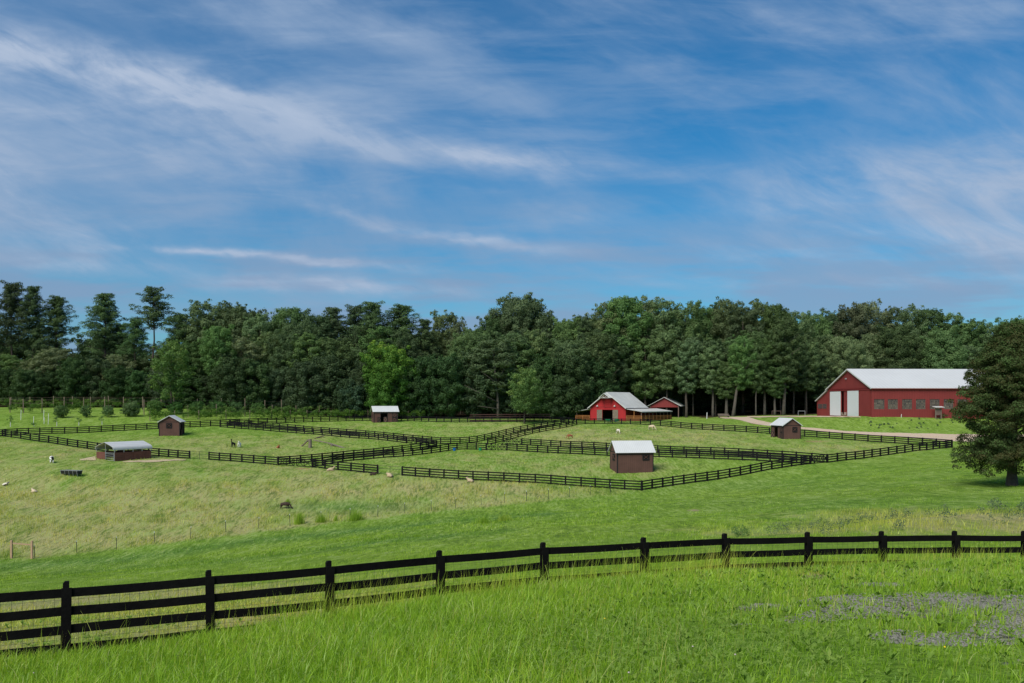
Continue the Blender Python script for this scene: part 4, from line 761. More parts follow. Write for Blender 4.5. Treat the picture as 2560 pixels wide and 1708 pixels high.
def xdoor(parent, hinge, rz, w_, z0, z1, mat, name='door_leaf'):
    root = MB().box((w_ / 2, 0, (z0 + z1) / 2), (w_, 0.05, z1 - z0)).build(name, mat, parent); root.location = hinge; root.rotation_euler = (0, 0, rz)
    f = MB()
    for s_ in (-1, 1):
        yy_ = s_ * 0.036
        for q in (z0 + 0.06, z1 - 0.06): f.beam((0, yy_, q), (w_, yy_, q), 0.022, 0.11)
        for q in (0.06, w_ - 0.06): f.beam((q, yy_ * 1.15, z0), (q, yy_ * 1.15, z1), 0.11, 0.022, (0, 1, 0))
        f.beam((0.05, yy_ * 1.3, z0 + 0.05), (w_ - 0.05, yy_ * 1.3, z1 - 0.05), 0.09, 0.022, (0, 1, 0)); f.beam((0.05, yy_ * 1.5, z1 - 0.05), (w_ - 0.05, yy_ * 1.5, z0 + 0.05), 0.09, 0.022, (0, 1, 0))
    f.build('brace', M['trim'], root); return root
def shed(loc, rz, label, L=5.7, Wd=3.9, hw=3.1, rise=1.5, back=False, doors='none', win=()):
    root = empty('shed', loc, rz, label, 'shed', 'brown run in sheds with pale metal roofs')
    th = 0.08
    w = MB(); zb = -0.6
    # walls as panels so that the doorway really opens
    def wall_seg(x0, x1, z0, z1, yy_, t_=th): w.box(((x0 + x1) / 2, yy_, (z0 + z1) / 2), (x1 - x0, t_, z1 - z0))
    if doors == 'front':
        d0, d1, dh = L * 0.285, L * 0.56, 2.35; e0, e1 = L * 0.76, L * 0.95
        wall_seg(0, d0, zb, hw, th / 2); wall_seg(d0, d1, dh, hw, th / 2); wall_seg(d1, L, zb, hw, th / 2)
    else: wall_seg(0, L, zb, hw, th / 2)
    wall_seg(0, L, zb, hw, Wd - th / 2)
    for xx_ in (th / 2, L - th / 2):
        w.add([(xx_ + s_ * th / 2, yy_, zz_) for s_ in (-1, 1) for yy_, zz_ in ((th, zb), (Wd - th, zb), (Wd - th, hw), (Wd / 2, hw + rise), (th, hw))],
              [(0, 1, 2, 3, 4), (9, 8, 7, 6, 5)] + [(i, i + 5, (i + 1) % 5 + 5, (i + 1) % 5) for i in range(5)])
    w.build('wall', M['shed'], root)
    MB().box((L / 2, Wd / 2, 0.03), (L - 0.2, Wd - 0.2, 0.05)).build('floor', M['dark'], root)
    ov, ox = 0.30, 0.32; sl_ = rise / (Wd / 2)
    for s_ in (-1, 1):
        r_ = MB(); y0_ = Wd / 2; y1_ = Wd / 2 + s_ * (Wd / 2 + ov); z1_ = hw + rise - sl_ * (Wd / 2 + ov) + 0.10; z0_ = hw + rise + 0.10; t_ = 0.05
        V = [(-ox, y0_, z0_), (L + ox, y0_, z0_), (L + ox, y1_, z1_), (-ox, y1_, z1_)]; V += [(a, b, c_ - t_) for a, b, c_ in V]
        r_.add(V, [(0, 1, 2, 3), (7, 6, 5, 4), (0, 4, 5, 1), (1, 5, 6, 2), (2, 6, 7, 3), (3, 7, 4, 0)]); r_.build('roof', M['roof'], root)
    tr_ = MB(); c = 0.13
    for xx_, yy_ in ((0, 0), (L, 0), (0, Wd), (L, Wd)):
        sx_ = -1 if xx_ == 0 else 1; sy_ = -1 if yy_ == 0 else 1
        tr_.box((xx_ - sx_ * c / 2, yy_ + sy_ * 0.016, hw / 2 - 0.05), (c, 0.03, hw)); tr_.box((xx_ + sx_ * 0.016, yy_ - sy_ * c / 2 + sy_ * 0.03, hw / 2 - 0.05), (0.03, c, hw))
    for xx_ in (-0.014, L + 0.014): tr_.box((xx_, Wd / 2, hw - 0.08), (0.026, Wd - 2 * c, 0.10))
    tr_.box((L / 2, -0.018, hw - 0.42), (L - 2 * c, 0.034, 0.10)); tr_.build('trim', M['trim'], root)
    fs = MB()
    for xx_ in (-ox + 0.02, L + ox - 0.02):
        for s_ in (-1, 1):
            fs.beam((xx_, Wd / 2, hw + rise + 0.01), (xx_, Wd / 2 + s_ * (Wd / 2 + ov), hw + rise - sl_ * (Wd / 2 + ov) + 0.01), 0.03, 0.09)
    fs.build('rake_board', M['roof'], root)
    if doors == 'front':
        ft = MB(); ft.beam((d0 - 0.06, -0.02, dh + 0.05), (d1 + 0.06, -0.02, dh + 0.05), 0.04, 0.10)
        for q in (d0 - 0.05, d1 + 0.05): ft.beam((q, -0.022, 0), (q, -0.022, dh), 0.09, 0.04, (0, 1, 0))
        ft.build('door_frame', M['trim'], root)
        xdoor(root, (d0, -0.06, 0), radians(196), 0.95, 0.10, 1.35, M['door_tan'], 'half_door'); xdoor(root, (d1 - 0.02, 0.25, 0), radians(160), 0.95, 0.10, 1.45, M['door_tan'], 'half_door')
        xdoor(root, (e0, -0.05, 0), 0, e1 - e0, 0.10, 1.30, M['shed'], 'half_door'); xdoor(root, (e0, -0.05, 0), 0, e1 - e0, 1.34, 2.45, M['shed'], 'half_door')
    for wn in win: xwindow(root, *wn)
    return root
A_ = radians(9.5)
p = atp(1542.8, 1184.2); p.z = hz(p.x, p.y)
shed(p, A_, 'brown shed nearest the camera, its closed long side with one cross barred window', L=5.75, win=((4.05, 5.05, 2.02, 2.88, 0.0, 'y', -1), (1.15, 2.25, 1.95, 2.85, 0.0, 'x', -1)), hw=3.32)
# gable sheds: ridge runs away from the camera; local x = ridge
def shed_end_on(corner_px, label, Wd, L, hw, rise, doors, win, side):
    """gable towards the camera. side: +1 when the open long wall is on the right"""
    p = atp(*corner_px); p.z = hz(p.x, p.y)
    if side > 0:   # corner given is the gable's right foot; long front wall goes away from the camera, facing right
        return shed(p, A_ + pi / 2, label, L=L, Wd=Wd, hw=hw, rise=rise, doors=doors, win=win)
    q = p + Vector((-sin(A_), cos(A_), 0)) * L   # corner given is the gable's left foot; front wall faces left
    q.z = p.z; return shed(q, A_ - pi / 2, label, L=L, Wd=Wd, hw=hw, rise=rise, doors=doors, win=win)
shed_end_on((449.3, 1090), 'brown shed on the left, gable end with a barred hatch towards the camera', 4.0, 4.6, 2.92, 1.15, 'front', ((1.55, 2.55, 1.62, 2.55, 0.0, 'x', -1),), 1)
shed_end_on((1957.5, 1098.2), 'brown shed on the right slope in front of the big red barn', 3.7, 5.0, 2.75, 1.25, 'front', ((2.0, 2.9, 1.4, 2.3, 5.0, 'x', 1),), -1)
p = atp(934.6, 1057); p.z = hz(p.x, p.y)
shed(p, radians(17), 'brown shed at the very back in front of the yellow green tree, doorway open', L=6.1, Wd=4.1, hw=2.85, rise=1.25, doors='front', win=((1.4, 2.3, 1.3, 2.2, 0.0, 'x', -1),))
# ------------------------------------------------------------------ metal canopy shelter
p = atp(286.5, 1153.5); p.z = hz(p.x, p.y); gz = radians(-33); wG, LL = 4.9, 6.5
cn = empty('canopy_shelter', p, gz, 'grey metal canopy shelter over brown board pens in the left pasture', 'shelter')   # origin at the right foot of the near gable; x to the left is negative; y away
prof = [(0, 1.78), (-0.02, 1.98), (-0.12, 2.18), (-0.34, 2.33), (-wG / 2, 2.98), (-wG + 0.34, 2.33), (-wG + 0.12, 2.18), (-wG + 0.02, 1.98), (-wG, 1.78)]
cr = MB(); n = len(prof); inner = [(a * 0.985 - 0.036, b - 0.035) for a, b in prof]
V = [(a, y_, b) for y_ in (-0.25, LL + 0.25) for a, b in prof + inner[::-1]]; N2 = 2 * n
cr.add(V, [(i, (i + 1) % N2, (i + 1) % N2 + N2, i + N2) for i in range(N2)] + [(i, i + 1, N2 - 2 - i, N2 - 1 - i) for i in range(n - 1)] + [(N2 + i, N2 + N2 - 1 - i, N2 + N2 - 2 - i, N2 + i + 1) for i in range(n - 1)])
cr.build('canopy', M['canopy'], cn, smooth=False)
for k in range(5):
    yy_ = k * LL / 4
    for xx_ in (-0.03, -wG + 0.03): MB().beam((xx_, yy_, -0.3), (xx_, yy_, 1.95), 0.07, 0.07, (0, 1, 0)).build('leg', M['steel'], cn)
MB().beam((-wG / 2, 0, -0.2), (-wG / 2, 0, 2.9), 0.07, 0.07, (0, 1, 0)).build('leg', M['steel'], cn)
for k in range(4): MB().box((0.0 + 0.03, (k + 0.5) * LL / 4, 0.66), (0.06, LL / 4 - 0.04, 1.42)).build('side_panel', M['brown_wood'], cn)
for k in range(4): MB().box((-wG - 0.03, (k + 0.5) * LL / 4, 0.66), (0.06, LL / 4 - 0.04, 1.42)).build('side_panel', M['brown_wood'], cn)
MB().box((-wG * 0.75, -0.04, 0.66), (wG / 2 - 0.1, 0.06, 1.42)).build('end_panel', M['brown_wood'], cn)
MB().box((-wG * 0.5, LL + 0.04, 0.66), (wG - 0.1, 0.06, 1.42)).build('end_panel', M['brown_wood'], cn)
gt = MB()
for q in (0.12, 0.45, 0.8, 1.12, 1.30): gt.beam((-wG / 2 + 0.1, -0.08, q), (-0.08, -0.08, q), 0.05, 0.05)
for q in (-wG / 2 + 0.1, -0.08): gt.beam((q, -0.08, 0.1), (q, -0.08, 1.32), 0.05, 0.05, (0, 1, 0))
gt.build('gate', M['steel'], cn)
# ------------------------------------------------------------------ feed trough
a, b = atp(156.5, 1187), atp(200, 1192); a.z = hz(a.x, a.y); b.z = hz(b.x, b.y); d = b - a; L_ = d.length; tr0 = empty('feed_trough', a, math.atan2(d.y, d.x), 'long black feed trough on thin pale legs in the left pasture', 'trough')
tb = MB(); w0, w1, zt, zl = 0.46, 0.30, 0.66, 0.14
V = []
for xx_ in (0, L_):
    for yy_, zz_ in ((-w0, zt), (-w1, zl), (w1, zl), (w0, zt), (w0 - 0.04, zt), (w1 - 0.03, zl + 0.04), (-w1 + 0.03, zl + 0.04), (-w0 + 0.04, zt)): V.append((xx_, yy_, zz_))
tb.add(V, [(i, (i + 1) % 8, (i + 1) % 8 + 8, i + 8) for i in range(8)] + [(0, 1, 6, 7), (1, 2, 5, 6), (2, 3, 4, 5), (8, 15, 14, 9), (9, 14, 13, 10), (10, 13, 12, 11)]); tb.box((0.01, 0, 0.4), (0.03, 0.66, 0.48)); tb.box((L_ - 0.01, 0, 0.4), (0.03, 0.66, 0.48))
tb.build('basin', M['black'], tr0)
rm = MB()
for s_ in (-1, 1): rm.beam((0, s_ * w0, zt + 0.02), (L_, s_ * w0, zt + 0.02), 0.05, 0.05)
for xx_ in (0, L_): rm.beam((xx_, -w0, zt + 0.02), (xx_, w0, zt + 0.02), 0.05, 0.05)
rm.build('rim', M['steel'], tr0)
for k in range(5):
    lg = MB()
    for s_ in (-1, 1): lg.beam((L_ * (0.04 + 0.23 * k), s_ * (w0 + 0.01), zt), (L_ * (0.04 + 0.23 * k), s_ * 0.34, -0.1), 0.045, 0.045, (0, 1, 0))
    lg.build('leg', M['steel'], tr0)
# ------------------------------------------------------------------ big red barn
P0 = Vector((83.9, 205.0, -3.49)); dl = Vector((1, 0.056, 0)).normalized(); dg = Vector((-0.056, 1, 0)).normalized()   # along the long wall; along the gable wall (away)
bb = empty('riding_barn', P0, math.atan2(0.056, 1), 'huge red metal barn with white roof and white sliding doors at right', 'barn')
LB, WB, HE, HR = 44.0, 25.0, 6.72, 11.45
def sU(px): u_ = (px - CX) / F; return (205 * u_ - 83.9) / (1 - 0.056 * u_) / dl.x * 1.0
def tU(px): u_ = (px - CX) / F; return (83.9 - 205 * u_) / (u_ + 0.056)
wl = MB(); th = 0.25; B0 = -1.2
g0, g1 = tU(2109.4), tU(2102.2)        # the dark gap between the doors
zd = 6.15
# long wall with window openings
wins = [(2185.3, 2211.2), (2219.6, 2244.8), (2255.6, 2280), (2289.9, 2314), (2324.7, 2348.8), (2359.2, 2383.7), (2394, 2418)]
zw0, zw1 = 1.80, 4.12; xs = 0.0
for a, b in wins:
    s0, s1 = sU(a), sU(b)
    wl.box(((xs + s0) / 2, th / 2, (B0 + HE) / 2), (s0 - xs, th, HE - B0)); wl.box(((s0 + s1) / 2, th / 2, (B0 + zw0) / 2), (s1 - s0, th, zw0 - B0)); wl.box(((s0 + s1) / 2, th / 2, (zw1 + HE) / 2), (s1 - s0, th, HE - zw1)); xs = s1
wl.box(((xs + LB) / 2, th / 2, (B0 + HE) / 2), (LB - xs, th, HE - B0)); wl.build('side_wall', M['red'], bb)
for a, b in wins:
    s0, s1 = sU(a), sU(b)
    rr_ = np.random.default_rng(int(a)); gx, gz = np.meshgrid(np.linspace(s0, s1, 8), np.linspace(zw0, zw1, 7)); gi = np.arange(56).reshape(7, 8)
    tt_ = np.clip(rr_.normal(0.35, 0.25, (6, 7)) + np.array([0.25, 0.25, 0.15, 0.05, -0.15, -0.25])[:, None] * (1 if a < 2285 or a > 2350 else 0.3), 0, 1)
    wn = link('window', np_mesh('window', np.stack([gx, gx * 0 + 0.13, gz], -1).reshape(-1, 3), np.stack([gi[:-1, :-1], gi[:-1, 1:], gi[1:, 1:], gi[1:, :-1]], -1).reshape(-1, 4), M['glass'], {'tint': ('FACE', tt_.ravel())}), bb)
    sh_ = MB()
    for k in range(8): q = s0 + (s1 - s0) * k / 7; sh_.box((q, 0.09, (zw0 + zw1) / 2), (0.11 if k in (0, 7) else 0.05, 0.07, zw1 - zw0))
    for k in range(7): q = zw0 + (zw1 - zw0) * k / 6; sh_.box(((s0 + s1) / 2, 0.085, q), (s1 - s0, 0.065, 0.11 if k in (0, 6) else 0.05))
    sh_.build('sash', M['sash'], wn)
# gable wall (x = 0), with the gap left open
gw = MB()
def gseg(t0, t1, z0, z1): gw.box((th / 2, (t0 + t1) / 2, (z0 + z1) / 2), (th, t1 - t0, z1 - z0))
gseg(th + 0.001, g0, B0, zd); gseg(g1, WB, B0, zd); gseg(th + 0.001, WB, zd, HE)
gw.add([(xx_, yy_, zz_) for xx_ in (0, th) for yy_, zz_ in ((0, HE), (WB, HE), (WB / 2, HR))], [(0, 1, 2), (5, 4, 3), (0, 3, 4, 1), (1, 4, 5, 2), (2, 5, 3, 0)])
gw.build('gable_wall', M['red'], bb)
MB().box((LB / 2, WB - th / 2, (B0 + HE) / 2), (LB - 2 * th, th, HE - B0)).build('back_wall', M['red'], bb)
ew = MB(); ew.box((LB - th / 2, WB / 2, (B0 + HE) / 2), (th, WB - 2 * th, HE - B0)); ew.add([(xx_, yy_, zz_) for xx_ in (LB - th, LB) for yy_, zz_ in ((0, HE), (WB, HE), (WB / 2, HR))], [(0, 1, 2), (5, 4, 3), (0, 3, 4, 1), (1, 4, 5, 2), (2, 5, 3, 0)]); ew.build('gable_wall', M['red'], bb)
def slope_roof(parent, name, mat, x0, x1, y0, z0, y1, z1, t_=0.12):
    r_ = MB(); V = [(x0, y0, z0), (x1, y0, z0), (x1, y1, z1), (x0, y1, z1)]; V += [(a, b, c_ - t_) for a, b, c_ in V]
    r_.add(V, [(0, 1, 2, 3), (7, 6, 5, 4), (0, 4, 5, 1), (1, 5, 6, 2), (2, 6, 7, 3), (3, 7, 4, 0)]); return r_.build(name, mat, parent)
sl_ = (HR - HE) / (WB / 2)
slope_roof(bb, 'roof', M['roof2'], -0.45, LB + 0.45, WB / 2, HR + 0.22, -0.45, HE - sl_ * 0.45 + 0.22); slope_roof(bb, 'roof', M['roof2'], -0.45, LB + 0.45, WB / 2, HR + 0.22, WB + 0.45, HE - sl_ * 0.45 + 0.22)
fb = MB()
for s_, ye in ((1, -0.45), (-1, WB + 0.45)): fb.beam((-0.47, WB / 2, HR + 0.06), (-0.47, ye, HE - sl_ * 0.45 + 0.06), 0.06, 0.30)
fb.build('rake_board', M['fascia'], bb)
MB().box((LB / 2, -0.48, HE - 0.15), (LB + 0.8, 0.05, 0.14)).build('gutter', M['redtrim'], bb)
# doors slide outside the gable wall
for (pa, pb, zt_, nm) in ((2102.2, 2076.0, 6.10, 'left'), (2146.9, 2119.7, 6.20, 'right')):
    t0, t1 = tU(pa), tU(pb); MB().box((-0.10, (t0 + t1) / 2, zt_ / 2 + 0.02), (0.08, t1 - t0, zt_)).build('sliding_door', M['whitedoor'], bb)
t0, t1 = tU(2176), tU(2151); MB().box((-0.08, (t0 + t1) / 2, 3.1), (0.06, t1 - t0, 6.15)).build('sliding_door', M['red'], bb)
MB().box((-0.14, (tU(2178) + tU(2074)) / 2, 6.36), (0.12, tU(2074) - tU(2178), 0.16)).build('door_track', M['redtrim'], bb)
MB().box((-0.05, WB / 2, HE + 0.06), (0.08, WB - 0.4, 0.18)).build('band_board', M['redtrim'], bb)
lm = MB(); lm.box((-0.20, WB / 2 + 1.2, HR - 2.2), (0.35, 0.35, 0.30)); lm.build('lamp', M['steel'], bb)
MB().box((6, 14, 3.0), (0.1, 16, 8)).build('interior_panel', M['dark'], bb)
# lean-to at the far left
wt = 7.0; ht0, ht1 = 6.3, 3.75
lw = MB(); 
lw.add([(xx_, yy_, zz_) for xx_ in (0.02, 0.02 + th) for yy_, zz_ in ((WB, B0), (WB + wt, B0), (WB + wt, ht1), (WB, ht0))], [(0, 1, 2, 3), (7, 6, 5, 4), (0, 4, 5, 1), (1, 5, 6, 2), (2, 6, 7, 3), (3, 7, 4, 0)])
lw.box((LB / 2, WB + wt - th / 2, (B0 + ht1) / 2), (LB - 1, th, ht1 - B0)); lw.build('lean_to_wall', M['red'], bb)
slope_roof(bb, 'lean_to_roof', M['roof2'], -0.35, LB, WB, ht0 + 0.35, WB + wt + 0.4, ht1 + 0.05)
MB().beam((-0.38, WB, ht0 + 0.2), (-0.38, WB + wt + 0.4, ht1 - 0.08), 0.05, 0.24).build('rake_board', M['fascia'], bb)
for q0, q1 in ((WB + 0.7, WB + 3.2), (WB + 3.6, WB + 6.1)):
    wn = MB().box((-0.02, (q0 + q1) / 2, 2.35), (0.05, q1 - q0, 1.15)).build('window', M['glass'], bb); s_ = MB()
    for k in range(6): s_.box((-0.055, q0 + (q1 - q0) * k / 5, 2.35), (0.03, 0.07, 1.2))
    for q in (1.8, 2.35, 2.9): s_.box((-0.06, (q0 + q1) / 2, q), (0.03, q1 - q0, 0.07))
    s_.build('sash', M['sash'], wn)
# kiosk in front of the long wall
p = Vector(((2346 - CX) / F * 204.0, 204.0, 0)); p.z = hz(p.x, p.y) - 0.1; ks = empty('notice_kiosk', p, 0.05, 'small roofed wooden notice board standing in front of the big red barn windows', 'notice board')
for xx_ in (-0.65, 0.65): MB().box((xx_, 0, 1.3), (0.18, 0.18, 3.0)).build('post', M['grey_wood'], ks)
MB().box((0, 0, 1.75), (1.12, 0.10, 1.5)).build('board', M['sash'], ks)
slope_roof(ks, 'roof', M['roof2'], -1.15, 1.15, 0.75, 3.05, -0.75, 2.82, 0.07)
# garden chair by the doors
def adir(px, py, rz, lab):
    p = atp(px, py); p.z = hz(p.x, p.y); c = empty('garden_chair', p, rz, lab, 'chair', 'wooden garden chairs')
    MB().box((0, -0.05, 0.36), (0.6, 0.6, 0.05)).build('seat', M['grey_wood'], c); b_ = MB(); b_.beam((0, 0.22, 0.34), (0, 0.52, 1.08), 0.58, 0.04); b_.build('backrest', M['grey_wood'], c)
    for xx_ in (-0.33, 0.33):
        MB().box((xx_, 0.0, 0.58), (0.12, 0.75, 0.04)).build('armrest', M['grey_wood'], c)
        for yy_ in (-0.3, 0.3): MB().box((xx_, yy_, 0.28), (0.06, 0.08, 0.60)).build('leg', M['grey_wood'], c)
adir(2107.5, 1041.6, 0.4, 'grey slatted chair in front of the dark gap between the big barn doors'); adir(2112.5, 1041.9, -0.5, 'grey slatted chair against the red strip between the big barn doors')
for (px, py, h_, lab) in ((2253, 1043.5, 0.75, 'short white stake in the grass below the third barn window'), (2326, 1043.5, 0.8, 'thin pale stake left of the wooden notice board'), (1767, 1047.5, 3.6 * 0.48, 'leaning white post at the edge of the wood beside the gravel road')):
    p = atp(px, py); p.z = hz(p.x, p.y); o = MB().beam((0, 0, -0.2), (0.05, 0, h_), 0.16 if h_ > 1 else 0.1, 0.12, (0, 1, 0)).build('white_post', M['white'], None); o.location = p; tag(o, lab, 'post')
# ------------------------------------------------------------------ small red barn
c35 = radians(35); PL = Vector((-0 + (1475.7 - CX) / F * 238.0, 238.0, 0)); gzz = hz(PL.x + 4, 236) ; PL.z = -5.05
sb = empty('red_barn', PL, -c35, 'small bright red barn with pale roof and open lean-to sides at centre right', 'barn')   # x along the front wall (to the right, nearer), y away
WS, DS, ES, RS = 10.7, 12.3, 3.65, 7.55
w = MB(); d0, d1, dh = 3.75, 6.85, 2.95; B0 = -1.0; th = 0.15
w.box((d0 / 2, th / 2, (B0 + ES) / 2), (d0, th, ES - B0)); w.box(((d1 + WS) / 2, th / 2, (B0 + ES) / 2), (WS - d1, th, ES - B0)); w.box(((d0 + d1) / 2, th / 2, (dh + ES) / 2), (d1 - d0, th, ES - dh))
w.add([(xx_, yy_, zz_) for yy_ in (0, th) for xx_, zz_ in ((0, ES), (WS, ES), (WS / 2, RS))], [(0, 1, 2), (5, 4, 3), (0, 3, 4, 1), (1, 4, 5, 2), (2, 5, 3, 0)]); w.build('front_wall', M['red2'], sb)
w = MB(); w.box((WS - th / 2, DS / 2 + th / 2, (B0 + ES) / 2), (th, DS - th, ES - B0)); w.box((th / 2, DS / 2 + th / 2, (B0 + ES) / 2), (th, DS - th, ES - B0)); w.box((WS / 2, DS, (B0 + ES) / 2), (WS, th, ES - B0)); w.build('side_wall', M['redtrim'], sb)
sl_ = (RS - ES) / (WS / 2)
for s_ in (-1, 1):
    r_ = MB(); e = 0.45; x1_ = WS / 2 + s_ * (WS / 2 + e); z1_ = RS - sl_ * (WS / 2 + e) + 0.14
    V = [(WS / 2, -0.75, RS + 0.14), (WS / 2, DS + 0.3, RS + 0.14), (x1_, DS + 0.3, z1_), (x1_, -0.75, z1_)]; V += [(a, b, c_ - 0.09) for a, b, c_ in V]
    r_.add(V, [(0, 1, 2, 3), (7, 6, 5, 4), (0, 4, 5, 1), (1, 5, 6, 2), (2, 6, 7, 3), (3, 7, 4, 0)]); r_.build('roof', M['roof3'], sb)
rk = MB()
for s_ in (-1, 1): rk.beam((WS / 2, -0.77, RS), (WS / 2 + s_ * (WS / 2 + 0.45), -0.77, RS - sl_ * (WS / 2 + 0.45)), 0.05, 0.22)
rk.build('rake_board', M['fascia'], sb)
# hay hood over the loft door
hd = MB(); hw_, hh_ = 1.7, RS - 0.05
for s_ in (-1, 1):
    V = [(WS / 2, -2.3, hh_ - 0.1), (WS / 2, -0.75, hh_ - 0.1), (WS / 2 + s_ * hw_, -0.75, hh_ - 0.1 - sl_ * hw_), (WS / 2 + s_ * hw_, -2.0, hh_ - 0.1 - sl_ * hw_)]; V += [(a, b, c_ - 0.09) for a, b, c_ in V]
    hd.add(V, [(0, 1, 2, 3), (7, 6, 5, 4), (0, 4, 5, 1), (1, 5, 6, 2), (2, 6, 7, 3), (3, 7, 4, 0)])
hd.build('hay_hood', M['roof3'], sb)
ht = MB(); zt = hh_ - 0.25
for s_ in (-1, 1): ht.beam((WS / 2, -2.1, zt), (WS / 2 + s_ * 1.5, -2.0, zt - sl_ * 1.5), 0.08, 0.10); ht.beam((WS / 2, -2.05, zt - 1.15), (WS / 2 + s_ * 0.7, -2.05, zt - 0.6), 0.07, 0.08)
ht.beam((WS / 2 - 1.45, -2.05, zt - 1.12), (WS / 2 + 1.45, -2.05, zt - 1.12), 0.08, 0.12); ht.beam((WS / 2, -2.08, zt), (WS / 2, -2.08, zt - 1.1), 0.08, 0.08, (0, 1, 0)); ht.build('hood_truss', M['fascia'], sb)
ld = MB().box((WS / 2, -0.03, 4.75), (1.95, 0.05, 2.1)).build('loft_door', M['red2'], sb); f = MB()
for s_ in (-1, 1): f.box((WS / 2 + s_ * 1.02, -0.05, 4.75), (0.10, 0.07, 2.2))
f.box((WS / 2, -0.05, 3.68), (2.1, 0.07, 0.10)); f.build('frame', M['redtrim'], ld)
MB().box((WS / 2, -0.02, 3.70), (WS - 0.2, 0.035, 0.08)).build('band_board', M['redtrim'], sb)
for x0_, x1_ in ((d0 - 1.65, d0 - 0.05), (d1 + 0.05, d1 + 1.65)): MB().box(((x0_ + x1_) / 2, -0.10, dh / 2), (x1_ - x0_, 0.07, dh)).build('sliding_door', M['grey_wood'], sb)
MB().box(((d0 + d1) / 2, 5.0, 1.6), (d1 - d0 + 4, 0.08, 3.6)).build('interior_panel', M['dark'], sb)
for xx_ in (2.3, 7.55):
    lp = MB(); lp.box((xx_, -0.25, 3.95), (0.42, 0.28, 0.20)); lp.beam((xx_, -0.05, 4.25), (xx_, -0.3, 4.02), 0.06, 0.06); lp.build('lamp', M['white'], sb)
# lean-to roofs on both sides
def lean(x0_, x1_, y0_, y1_, z0_, z1_, post_y, name):
    r_ = MB(); V = [(x0_, y0_, z0_), (x0_, y1_, z0_), (x1_, y1_, z1_), (x1_, y0_, z1_)]; V += [(a, b, c_ - 0.09) for a, b, c_ in V]
    r_.add(V, [(0, 1, 2, 3), (7, 6, 5, 4), (0, 4, 5, 1), (1, 5, 6, 2), (2, 6, 7, 3), (3, 7, 4, 0)]); r_.build('lean_to_roof', M['roof3'], sb)
    xe = x1_ - (0.35 if x1_ > x0_ else -0.35)
    for q in post_y: MB().beam((xe, q, -0.8), (xe, q, z1_ + 0.02), 0.16, 0.16, (0, 1, 0)).build('porch_post', M['sash'], sb)
    MB().beam((x1_ * 1.0 - 0.02, y0_ + 0.05, z1_ - 0.14), (x1_ - 0.02, y1_ - 0.05, z1_ - 0.14), 0.06, 0.16).build('eave_board', M['fascia'], sb); return xe
lean(WS - 0.1, WS + 4.9, -0.3, 18.5, 3.28, 2.55, [0.1 + 2.25 * k for k in range(9)], 'r')
lean(0.1, -4.6, -0.3, 12.6, 3.25, 2.45, [0.1 + 3.0 * k for k in range(5)], 'l')
MB().beam((WS + 2.5, 0.0, -0.5), (WS + 2.5, 0.0, 3.0), 0.14, 0.14, (0, 1, 0)).build('porch_post', M['orange_wood'], sb)
MB().box((WS + 0.1, 15.4, 1.3), (0.15, 6.0, 4.4)).build('side_wall', M['redtrim'], sb)
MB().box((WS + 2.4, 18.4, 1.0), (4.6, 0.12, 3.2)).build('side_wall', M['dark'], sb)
def board_rail(pts, name, label, hs_, mat, cat='fence', grp=None, pw=0.13, top=1.45):
    root = empty(name, sb.matrix_world.to_translation() if False else PL, -c35, label, cat, grp)
    for i in range(len(pts) - 1):
        a, b = pts[i], pts[i + 1]
        for h_ in hs_: MB().beam((a[0], a[1], h_), (b[0], b[1], h_), 0.04, 0.14).build('board', mat, root)
    for a in pts: MB().beam((a[0], a[1], -0.9), (a[0], a[1], top), pw, pw, (0, 1, 0)).build('post', mat, root)
    return root
board_rail([(WS + 0.25, -0.05), (WS + 2.4, -0.10), (WS + 4.75, -0.12)] + [(WS + 4.8, 2.2 * k) for k in range(1, 9)], 'porch_railing', 'stained orange board railing around the right lean-to of the small red barn', (0.30, 0.66, 1.02, 1.36), M['orange_wood'], 'railing', 'stained board railings')
board_rail([(-0.2, -0.05), (-2.3, -0.1), (-4.5, -0.12), (-4.55, 2.6), (-4.55, 5.4)], 'porch_railing', 'stained orange board railing around the left lean-to of the small red barn', (0.30, 0.66, 1.02, 1.36), M['orange_wood'], 'railing', 'stained board railings')
# ------------------------------------------------------------------ open red shed behind it
p = Vector(((1697 - CX) / F * 250, 250.0, 0)); p.z = hz(p.x, p.y) - 0.2
os_ = empty('open_shed', p, -radians(20), 'dark open fronted red shed behind the small red barn', 'shed')
wS = 8.2; eS, rS = 3.75, 5.9
g_ = MB(); g_.add([(xx_, yy_, zz_) for yy_ in (0, 0.12) for xx_, zz_ in ((0, eS - 0.6), (-wS, eS - 0.6), (-wS, eS), (-wS / 2, rS), (0, eS))], [(0, 1, 2, 3, 4), (9, 8, 7, 6, 5)] + [(i, i + 5, (i + 1) % 5 + 5, (i + 1) % 5) for i in range(5)]); g_.build('gable', M['red'], os_)
for s_ in (-1, 1):
    r_ = MB(); x1_ = -wS / 2 + s_ * (wS / 2 + 0.7); z1_ = rS - (rS - eS) / (wS / 2) * (wS / 2 + 0.7) + 0.14
    V = [(-wS / 2, -0.6, rS + 0.14), (-wS / 2, 9, rS + 0.14), (x1_, 9, z1_), (x1_, -0.6, z1_)]; V += [(a, b, c_ - 0.10) for a, b, c_ in V]
    r_.add(V, [(0, 1, 2, 3), (7, 6, 5, 4), (0, 4, 5, 1), (1, 5, 6, 2), (2, 6, 7, 3), (3, 7, 4, 0)]); r_.build('roof', M['roof3'], os_)
for xx_, yy_ in ((-0.1, 0.05), (-wS + 0.1, 0.05), (-0.1, 8.5), (-wS + 0.1, 8.5)): MB().box((xx_, yy_, eS / 2 - 0.3), (0.22, 0.22, eS + 0.4)).build('post', M['sash'], os_)
